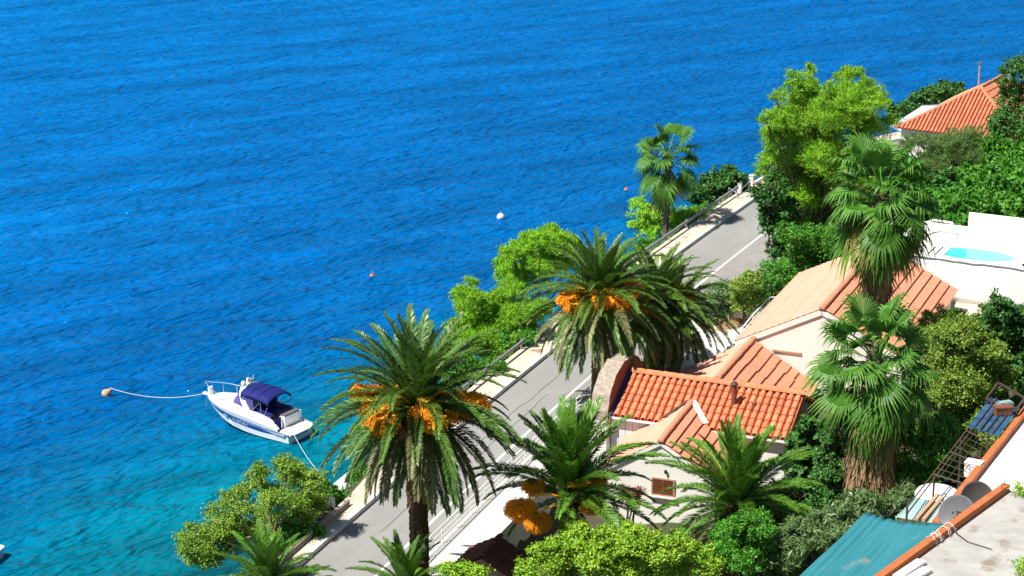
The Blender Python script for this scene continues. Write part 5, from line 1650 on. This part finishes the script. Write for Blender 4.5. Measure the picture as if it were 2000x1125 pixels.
plant('shoreline_tree', 'airy olive green tree with bare grey branches leaning over the shallow water', 'tree',
      PL(107.5, [(392, 1062, 36), (385, 1085, 26), (430, 1030, 36), (462, 990, 34), (500, 950, 22), (508, 925, 16), (545, 985, 40), (570, 935, 30), (560, 915, 22), (602, 950, 30), (480, 1045, 34), (530, 1030, 34), (615, 985, 26), (585, 1005, 28), (440, 1068, 30), (410, 1100, 20)], 1.6),
      M['olive'], 64000, .13, .5, 31, 'palebark', .13, base=(at(575, 1085, 3.6).x, 106.0), per=30, clump=.24, fill=.4)
plant('shore_shrub', 'dense green shrub between the airy tree and the white quay', 'shrub', PL(112, [(625, 960, 24), (650, 975, 22), (640, 995, 22), (676, 985, 20), (690, 1000, 16)], .8), M['green'], 7000, .17, .55, 32)
plant('flowering_creeper', 'low green creeper with blue flowers beside the brown guardrail', 'plant', PL(106.5, [(548, 1062, 22), (575, 1052, 22), (600, 1042, 18), (622, 1040, 14), (590, 1068, 16), (560, 1082, 16), (618, 1062, 12)], .5), M['green'], 6000, .15, .7, 33, stems=False, flowers=(M['flowerblue'], 160, .07))
plant('pine_tree', 'low bright green pine behind the steel guardrail, left of the pair', 'tree', PL(142, [(925, 600, 34), (905, 580, 20), (970, 640, 46), (1012, 615, 38), (965, 600, 30), (935, 670, 42), (985, 690, 40), (1030, 655, 34), (905, 640, 28), (1040, 610, 28), (890, 690, 34), (1005, 570, 18), (920, 555, 12)], 2.5), M['pinewarm'], 90000, .28, .14, 34, trunk_r=.14, needle=True, per=44)
plant('pine_tree', 'low bright green pine against the sea behind the roadside fruiting palm', 'tree', PL(151, [(1000, 498, 22), (1045, 490, 36), (1080, 515, 40), (1040, 540, 38), (995, 540, 28), (1055, 465, 20), (1095, 480, 30), (985, 515, 20), (1120, 500, 30), (1000, 560, 24), (1075, 455, 16), (1012, 485, 14)], 2.5), M['pinewarm'], 75000, .28, .14, 35, trunk_r=.14, needle=True, per=44)
plant('bank_shrub', 'dark green shrub at the foot of the left pine by the guardrail', 'shrub', PL(134.5, [(885, 722, 34), (925, 725, 30), (958, 722, 24), (860, 735, 24), (905, 745, 22)], 1), M['green'], 9000, .18, .55, 36)
plant('bank_shrub', 'leafy green shrub pressed against the middle guardrail', 'shrub', PL(139.5, [(1002, 672, 24), (1030, 660, 20), (985, 690, 18)], .6), M['green'], 5000, .17, .55, 37)
plant('bank_shrub', 'bright yellow green shrub round the foot of the slim fan palm', 'shrub', PL(176, [(1262, 425, 28), (1295, 430, 30), (1335, 432, 30), (1250, 400, 16), (1325, 455, 24), (1280, 455, 26), (1365, 420, 16), (1245, 445, 18)], 1.5), M['pinewarm'], 24000, .26, .28, 38, per=50)
plant('fig_bush', 'rounded dark green fig bush behind the far guardrail', 'shrub', PL(184, [(1382, 372, 30), (1415, 358, 34), (1440, 380, 26), (1400, 392, 30), (1366, 392, 20), (1435, 350, 20), (1425, 400, 24)], 1.2), M['fig'], 15000, .26, .65, 39)
plant('tall_pine', 'big bright yellow green pine towering over the road', 'tree',
      PL(160, [(1562, 168, 30), (1578, 142, 16), (1592, 205, 46), (1655, 172, 34), (1664, 142, 16), (1688, 205, 44), (1640, 220, 48), (1552, 228, 44), (1518, 240, 28), (1496, 236, 16), (1590, 268, 52), (1660, 268, 50), (1722, 198, 18), (1532, 275, 40), (1518, 190, 15), (1620, 315, 52), (1512, 312, 30), (1570, 335, 44), (1492, 335, 18), (1630, 380, 48), (1580, 390, 44), (1660, 345, 46), (1605, 440, 46), (1570, 470, 42), (1705, 258, 40), (1610, 235, 46), (1540, 430, 34), (1560, 385, 40), (1640, 440, 42), (1545, 345, 36), (1700, 320, 40), (1530, 315, 36), (1580, 300, 46), (1545, 380, 36), (1520, 270, 34), (1610, 350, 46), (1545, 500, 32), (1590, 500, 38), (1630, 480, 36)], 4.0, 1.1),
      M['pine'], 210000, .30, .14, 40, trunk_r=.15, needle=True, per=48, base=(25.0, 160.0), clump=.17, fill=.35)
plant('roadside_bush', 'dark glossy bush overhanging the road below the big pine', 'shrub', PL(156, [(1510, 378, 28), (1528, 412, 32), (1502, 425, 20), (1518, 355, 20), (1540, 440, 26), (1500, 395, 18), (1516, 458, 24), (1535, 478, 26), (1505, 445, 20), (1520, 500, 24)], 1), M['fig'], 11000, .27, .6, 41)
plant('garden_bush', 'large green bush behind the pale back edge of the upper roof', 'shrub', PL(150, [(1600, 478, 38), (1560, 512, 42), (1522, 545, 36), (1494, 575, 28), (1625, 515, 34), (1548, 468, 28), (1640, 470, 30), (1505, 530, 26)], 1.5), M['green'], 24000, .19, .5, 42)
plant('garden_bush', 'yellowing bush between the road and the upper house', 'shrub', PL(144, [(1452, 562, 26), (1452, 600, 28), (1470, 585, 22), (1440, 585, 18), (1465, 545, 14)], .8), M['autumn'], 8000, .19, .5, 43)
plant('garden_bush', 'dark grey green bush behind the driveway palms', 'shrub', PL(145.5, [(1392, 578, 28), (1402, 612, 28), (1376, 600, 22), (1412, 560, 14), (1420, 600, 18)], .8), M['oleander'], 9000, .18, .4, 44)
plant('far_shrub', 'rounded dark green shrub beyond the glass canopy of the far house', 'shrub', PL(207, [(1832, 188, 28), (1858, 180, 22), (1800, 205, 24), (1775, 215, 20), (1752, 226, 18), (1880, 185, 14), (1810, 190, 18), (1740, 240, 14)], 1.5), M['fig'], 15000, .28, .6, 45)
plant('oleander_tree', 'tall oleander with pink specks at the top right edge', 'tree', PL(187, [(1990, 150, 34), (1968, 168, 22), (2000, 130, 24), (1980, 200, 34), (1962, 240, 34), (1995, 245, 44), (1970, 280, 36), (2020, 180, 40)], 1.5), M['fig'], 18000, .26, .4, 46, flowers=(M['flower'], 45, .12))
plant('feathery_bush', 'pale feathery bush in front of the far hipped roof', 'shrub', PL(178, [(1875, 278, 30), (1840, 288, 30), (1900, 268, 22), (1815, 305, 24), (1860, 310, 34), (1825, 330, 30), (1895, 305, 28), (1790, 290, 22), (1770, 285, 18), (1800, 275, 16), (1760, 300, 22)], 1.5), M['feather'], 26000, .30, .10, 47, needle=True, per=60)
plant('leafy_tree', 'yellow olive tree with brown trunk right of the stout fan palm', 'tree', PL(114, [(1872, 655, 40), (1902, 700, 46), (1850, 705, 42), (1832, 665, 30), (1932, 745, 42), (1882, 760, 46), (1842, 765, 36), (1905, 810, 40), (1932, 690, 32), (1870, 825, 34), (1930, 790, 34)], 1.8), M['autumn'], 48000, .18, .42, 48, trunk_r=.2, clump=.24)
plant('leafy_tree', 'deep green leafy tree at the right edge below the canvas screen', 'tree', PL(119, [(1948, 612, 32), (1980, 640, 40), (1928, 632, 24), (1992, 690, 44), (1962, 680, 36), (1985, 745, 40), (1960, 720, 30), (2020, 650, 40)], 1.5), M['fig'], 22000, .22, .5, 49)
plant('olive_shrub', 'pale dry shrub at the corner of the orange roof eave', 'shrub', PL(124, [(1822, 635, 26), (1850, 622, 20), (1805, 665, 26), (1835, 650, 26), (1812, 700, 28), (1870, 620, 14)], 1), M['autumn'], 9000, .17, .42, 50)
plant('fig_bush', 'big leaved fig bush below the grey planks of the cottage', 'shrub', PL(110, [(1590, 835, 24), (1570, 866, 28), (1604, 892, 28), (1556, 905, 26), (1580, 930, 30), (1612, 930, 20)], 1), M['fig'], 5200, .36, .7, 51)
plant('ivy_column', 'ivy clad column of small leaves touching the stout fan palm skirt', 'shrub', PL(106.5, [(1625, 855, 20), (1622, 890, 24), (1618, 925, 26), (1620, 960, 26), (1632, 985, 22), (1608, 975, 20), (1636, 830, 14)], .5), M['fig'], 13000, .15, .6, 52)
plant('dark_thicket', 'shaded dark thicket behind the fruitless date palm', 'shrub', PL(106, [(1510, 990, 32), (1545, 965, 30), (1570, 990, 26), (1480, 1000, 26), (1530, 1015, 26)], 1), M['fig'], 9000, .2, .5, 53)
plant('dark_thicket', 'shaded dark thicket between the stout fan palm and the trellis', 'shrub', PL(106, [(1800, 880, 40), (1775, 925, 34), (1830, 845, 36), (1765, 850, 34), (1850, 880, 30), (1810, 930, 24)], 1.2), M['green'], 15000, .2, .5, 54)
plant('oleander_hedge', 'pale grey green oleander hedge beside the teal tarpaulin', 'hedge', PL(97.5, [(1690, 985, 30), (1738, 985, 28), (1655, 998, 32), (1605, 1022, 32), (1565, 1050, 34), (1622, 1048, 36), (1535, 1088, 34), (1582, 1098, 36), (1768, 972, 20), (1700, 1008, 28), (1650, 1030, 30), (1520, 1060, 28), (1500, 1120, 34), (1560, 1125, 34)], 1.2), M['oleander'], 26000, .32, .22, 55)
plant('yellow_green_bush', 'bright yellow green bush along the bottom edge below the front date palm', 'shrub', PL(93.5, [(1062, 1105, 34), (1095, 1082, 34), (1140, 1068, 36), (1190, 1062, 38), (1225, 1045, 24), (1245, 1072, 36), (1295, 1080, 36), (1340, 1085, 36), (1170, 1105, 42), (1260, 1112, 42), (1105, 1122, 38), (1350, 1118, 38), (1385, 1100, 28), (1215, 1100, 40), (1030, 1120, 24)], 1.2), M['yellowgreen'], 52000, .15, .5, 56, clump=.16)
plant('round_bush', 'dense round deep green bush right of the yellow green bush', 'shrub', PL(96, [(1448, 1030, 26), (1480, 1045, 32), (1432, 1065, 34), (1482, 1085, 34), (1412, 1050, 24), (1445, 1095, 36), (1400, 1090, 26), (1490, 1020, 18)], 1), M['green'], 26000, .14, .5, 57, clump=.15)
plant('corner_bush', 'small yellow green bush by the small red canopy', 'shrub', PL(93, [(880, 1118, 18), (905, 1112, 14), (928, 1122, 16), (900, 1130, 20)], .5), M['yellowgreen'], 5000, .16, .5, 58)
plant('red_shrub', 'small rust red shrub against the shaded white wall', 'shrub', PL(108, [(1228, 970, 13), (1245, 962, 10), (1238, 980, 12)], .3), M['flowerred'], 1800, .14, .5, 59)
plant('palm_bed_plant', 'bright green plants at the foot of the driveway palms', 'plant', PL(131, [(1248, 722, 12), (1285, 695, 12), (1270, 712, 10), (1232, 730, 10)], .4), M['yellowgreen'], 2600, .2, .4, 60, stems=False)
for (px, py, r_, lab) in ((1992, 958, 10, 'small green weed growing at the corner of the concrete roof'), (1998, 1108, 12, 'small green weed at the right edge of the concrete roof')):
    p = at(px, py + r_, 16.0)
    t = thing('roof_weed', lab, 'plant', p)
    Q_, tn_ = cloud([[0, 0, .25, .35, .3, .28]], 420, .15, .3, px, .3)
    tag(obj('leaves', np_mesh('leaves', Q_, 4, M['yellowgreen'], tn_), t), kind='stuff')
# hillside shrubs: one crown per kind, copied
KIND = []
for i, (mk, nl, sz, asp, nd) in enumerate((('green', 9000, .19, .5, False), ('fig', 8000, .22, .55, False), ('olive', 9000, .17, .45, False), ('green', 9000, .16, .6, False))):
    rnd = random.Random(70 + i)
    lob = [[rnd.uniform(-.9, .9), rnd.uniform(-.9, .9), rnd.uniform(.5, 1.5), rnd.uniform(.7, 1.0), rnd.uniform(.7, 1.0), rnd.uniform(.6, .9)] for _ in range(7)]
    Q_, tn_ = cloud(lob, nl, sz, asp, 70 + i, .22)
    b = MB()
    for l in lob: b.tube([(0, 0, -.3), (l[0] * .4, l[1] * .4, l[2] * .5), l[:3]], [.07, .05, .02], 5)
    KIND.append((np_mesh('crown', Q_, 4, M[mk], tn_), b.mesh('stems', M['bark'])))
def hill_shrub(k, x, y, s, label, group, seed):
    rnd = random.Random(seed)
    t = thing('hillside_shrub', label, 'shrub', (x, y, gz(x, y) - .1), rnd.uniform(0, 6.28), group)
    t.scale = (s, s, s * rnd.uniform(.85, 1.15))
    tag(obj('crown', KIND[k][0], t), kind='stuff'); obj('stems', KIND[k][1], t)
KN = ['green', 'dark green', 'olive green', 'fresh green']
cnt = 0
def region(pts, kinds, smin, smax, place, seed):
    rnd = random.Random(seed)
    for (x, y) in pts:
        k = rnd.choice(kinds)
        hill_shrub(k, x + rnd.uniform(-.7, .7), y + rnd.uniform(-.7, .7), rnd.uniform(smin, smax), KN[k] + ' shrub in the ' + place, 'shrubs in the ' + place, rnd.randrange(10 ** 6))
hs = []
for y in np.arange(154, 192, 4.0):
    for x in np.arange(28, 62, 4.0):
        if kdist(x, y) < 11: continue
        r_, q_ = Vector((math.sin(azF), math.cos(azF))), Vector((math.cos(azF), -math.sin(azF)))
        v = Vector((x - 43.87, y - 193.3)); lu, lv = v.dot(r_), v.dot(q_)
        if abs(lv) < wF + 1.2 and lu > -wF - 1.2: continue
        v2 = Vector((x, y)) - Vector((pA_.x, pA_.y)); 
        if -4 < v2.dot(Vector((norP.x, norP.y))) < 11 and v2.dot(Vector((dirP.x, dirP.y))) > -4: continue
        hs.append((x, y))
def zone(pt):
    if pt[1] < 162: return 'row directly behind the white pool wall'
    if pt[0] < 36: return 'slope between the big pine and the far house'
    if pt[0] > 48: return 'slope under the oleander at the right edge'
    return 'slope just below the far hipped roof'
for zi, zn in enumerate(sorted(set(zone(h_) for h_ in hs))):
    region([h_ for h_ in hs if zone(h_) == zn], (0, 1, 0, 3), 1.5, 2.3, zn, 1 + zi * 11)
region([(31, 136.5), (33.5, 133.5), (36, 130), (34.5, 127), (32, 130.5), (37.5, 134), (30.5, 125.5), (33, 122), (36, 124)], (0, 2, 3), .9, 1.3, 'bank right of the upper house', 2)
region([(27.5, 117), (30, 113.5), (27.5, 110.5), (24.5, 108), (29.5, 107), (31.5, 110), (32, 117), (33.5, 105), (31, 102.5)], (1, 2, 3), .9, 1.3, 'bank behind the trellis pergola', 3)
region([kerb_pt(y, -3.9 - .5 * math.sin(y), 0)[:2] for y in np.arange(115, 134, 3.2)], (0, 1, 3), .55, .8, 'sea bank hidden behind the tall fruiting palm', 4)
region([kerb_pt(y, -4.0, 0)[:2] for y in np.arange(153, 200, 3.4) if abs(y - 171) > 4], (0, 1, 2), .6, .9, 'sea bank beyond the far guardrail', 5)
region([kerb_pt(y, 10.2 + .6 * math.sin(y * 2), 0)[:2] for y in np.arange(164, 206, 3.0)], (0, 1), .9, 1.4, 'verge behind the big pine', 6)
region([(14.6, 104.5), (16.5, 101.5), (18.5, 106), (13.5, 107.5), (17, 109), (20.5, 112.5), (19, 102.5), (11.5, 97.5), (9, 96)], (1, 0), .6, .85, 'shady garden below the cottage', 7)
# ground cover on bank and hillside
def make_cover():
    rng = np.random.default_rng(5)
    n = 90000
    x = rng.uniform(-25, 70, n * 3); y = rng.uniform(84, 210, n * 3)
    d = kdist(x, y)
    keep = ((d > -5.2) & (d < -2.4)) | (d > 9.5)
    v = np.array([[mnoise.noise((a * .25, b_ * .25, 4)) for a, b_ in zip(x[:1], y[:1])]])
    x, y, d = x[keep][:n], y[keep][:n], d[keep][:n]
    # keep clear of slabs, houses and terraces
    ok = np.ones(len(x), bool)
    for (ox, oy, az, x0, x1, y0, y1) in ((19.88, 128.17, azA, -7, 7, -2, 18), (7.16, 123.45, azB, -5, 5, -2, 13), (8.6, 113.4, azD, -5, 5, -6, 9), (43.87, 193.3, azF, -7, 7, -7, 14)):
        rx = (x - ox) * math.sin(az) + (y - oy) * math.cos(az); qx = (x - ox) * math.cos(az) - (y - oy) * math.sin(az)
        ok &= ~((qx > x0) & (qx < x1) & (rx > y0) & (rx < y1))
    px_ = (x - pA_.x) * norP.x + (y - pA_.y) * norP.y; py_ = (x - pA_.x) * dirP.x + (y - pA_.y) * dirP.y
    ok &= ~((px_ > -2) & (px_ < 11) & (py_ > -3))
    ok &= ~((d > 5) & (d < 22) & (y > 126) & (y < 147))
    x, y = x[ok], y[ok]; n = len(x)
    z = ground_z(x, y) + rng.uniform(0, .45, n)
    p = np.stack([x, y, z], 1)
    ax = nrm(rng.normal(0, 1, (n, 3)) * np.array([1, 1, .5]) + np.array([0, 0, .5])); w = nrm(np.cross(ax, rng.normal(0, .5, (n, 3)) + np.array([0, 0, 1])))
    s = rng.uniform(.15, .34, n)[:, None]
    Q_ = np.stack([p - ax * s * .5, p + w * s * .25, p + ax * s * .5, p - w * s * .25], 1)
    tag(obj('ground_cover', np_mesh('ground_cover', Q_, 4, M['green'], rng.random(n))), 'low green weeds covering the banks and the hillside', 'weeds', kind='stuff')
make_cover()
# pile of dry palm leaves by the driveway
p = at(1408, 640, 5.0)
t = thing('dry_leaf_pile', 'pile of dry brown palm leaves beside the driveway', 'leaf pile', p)
for i in range(16):
    a = random.uniform(0, 6.28)
    obj('dead_leaf', FAND[i % 4], t, (random.uniform(-.9, .9), random.uniform(-.7, .7), .55 + random.uniform(0, .3)), (random.uniform(-.4, .4), -.9, a), .55)
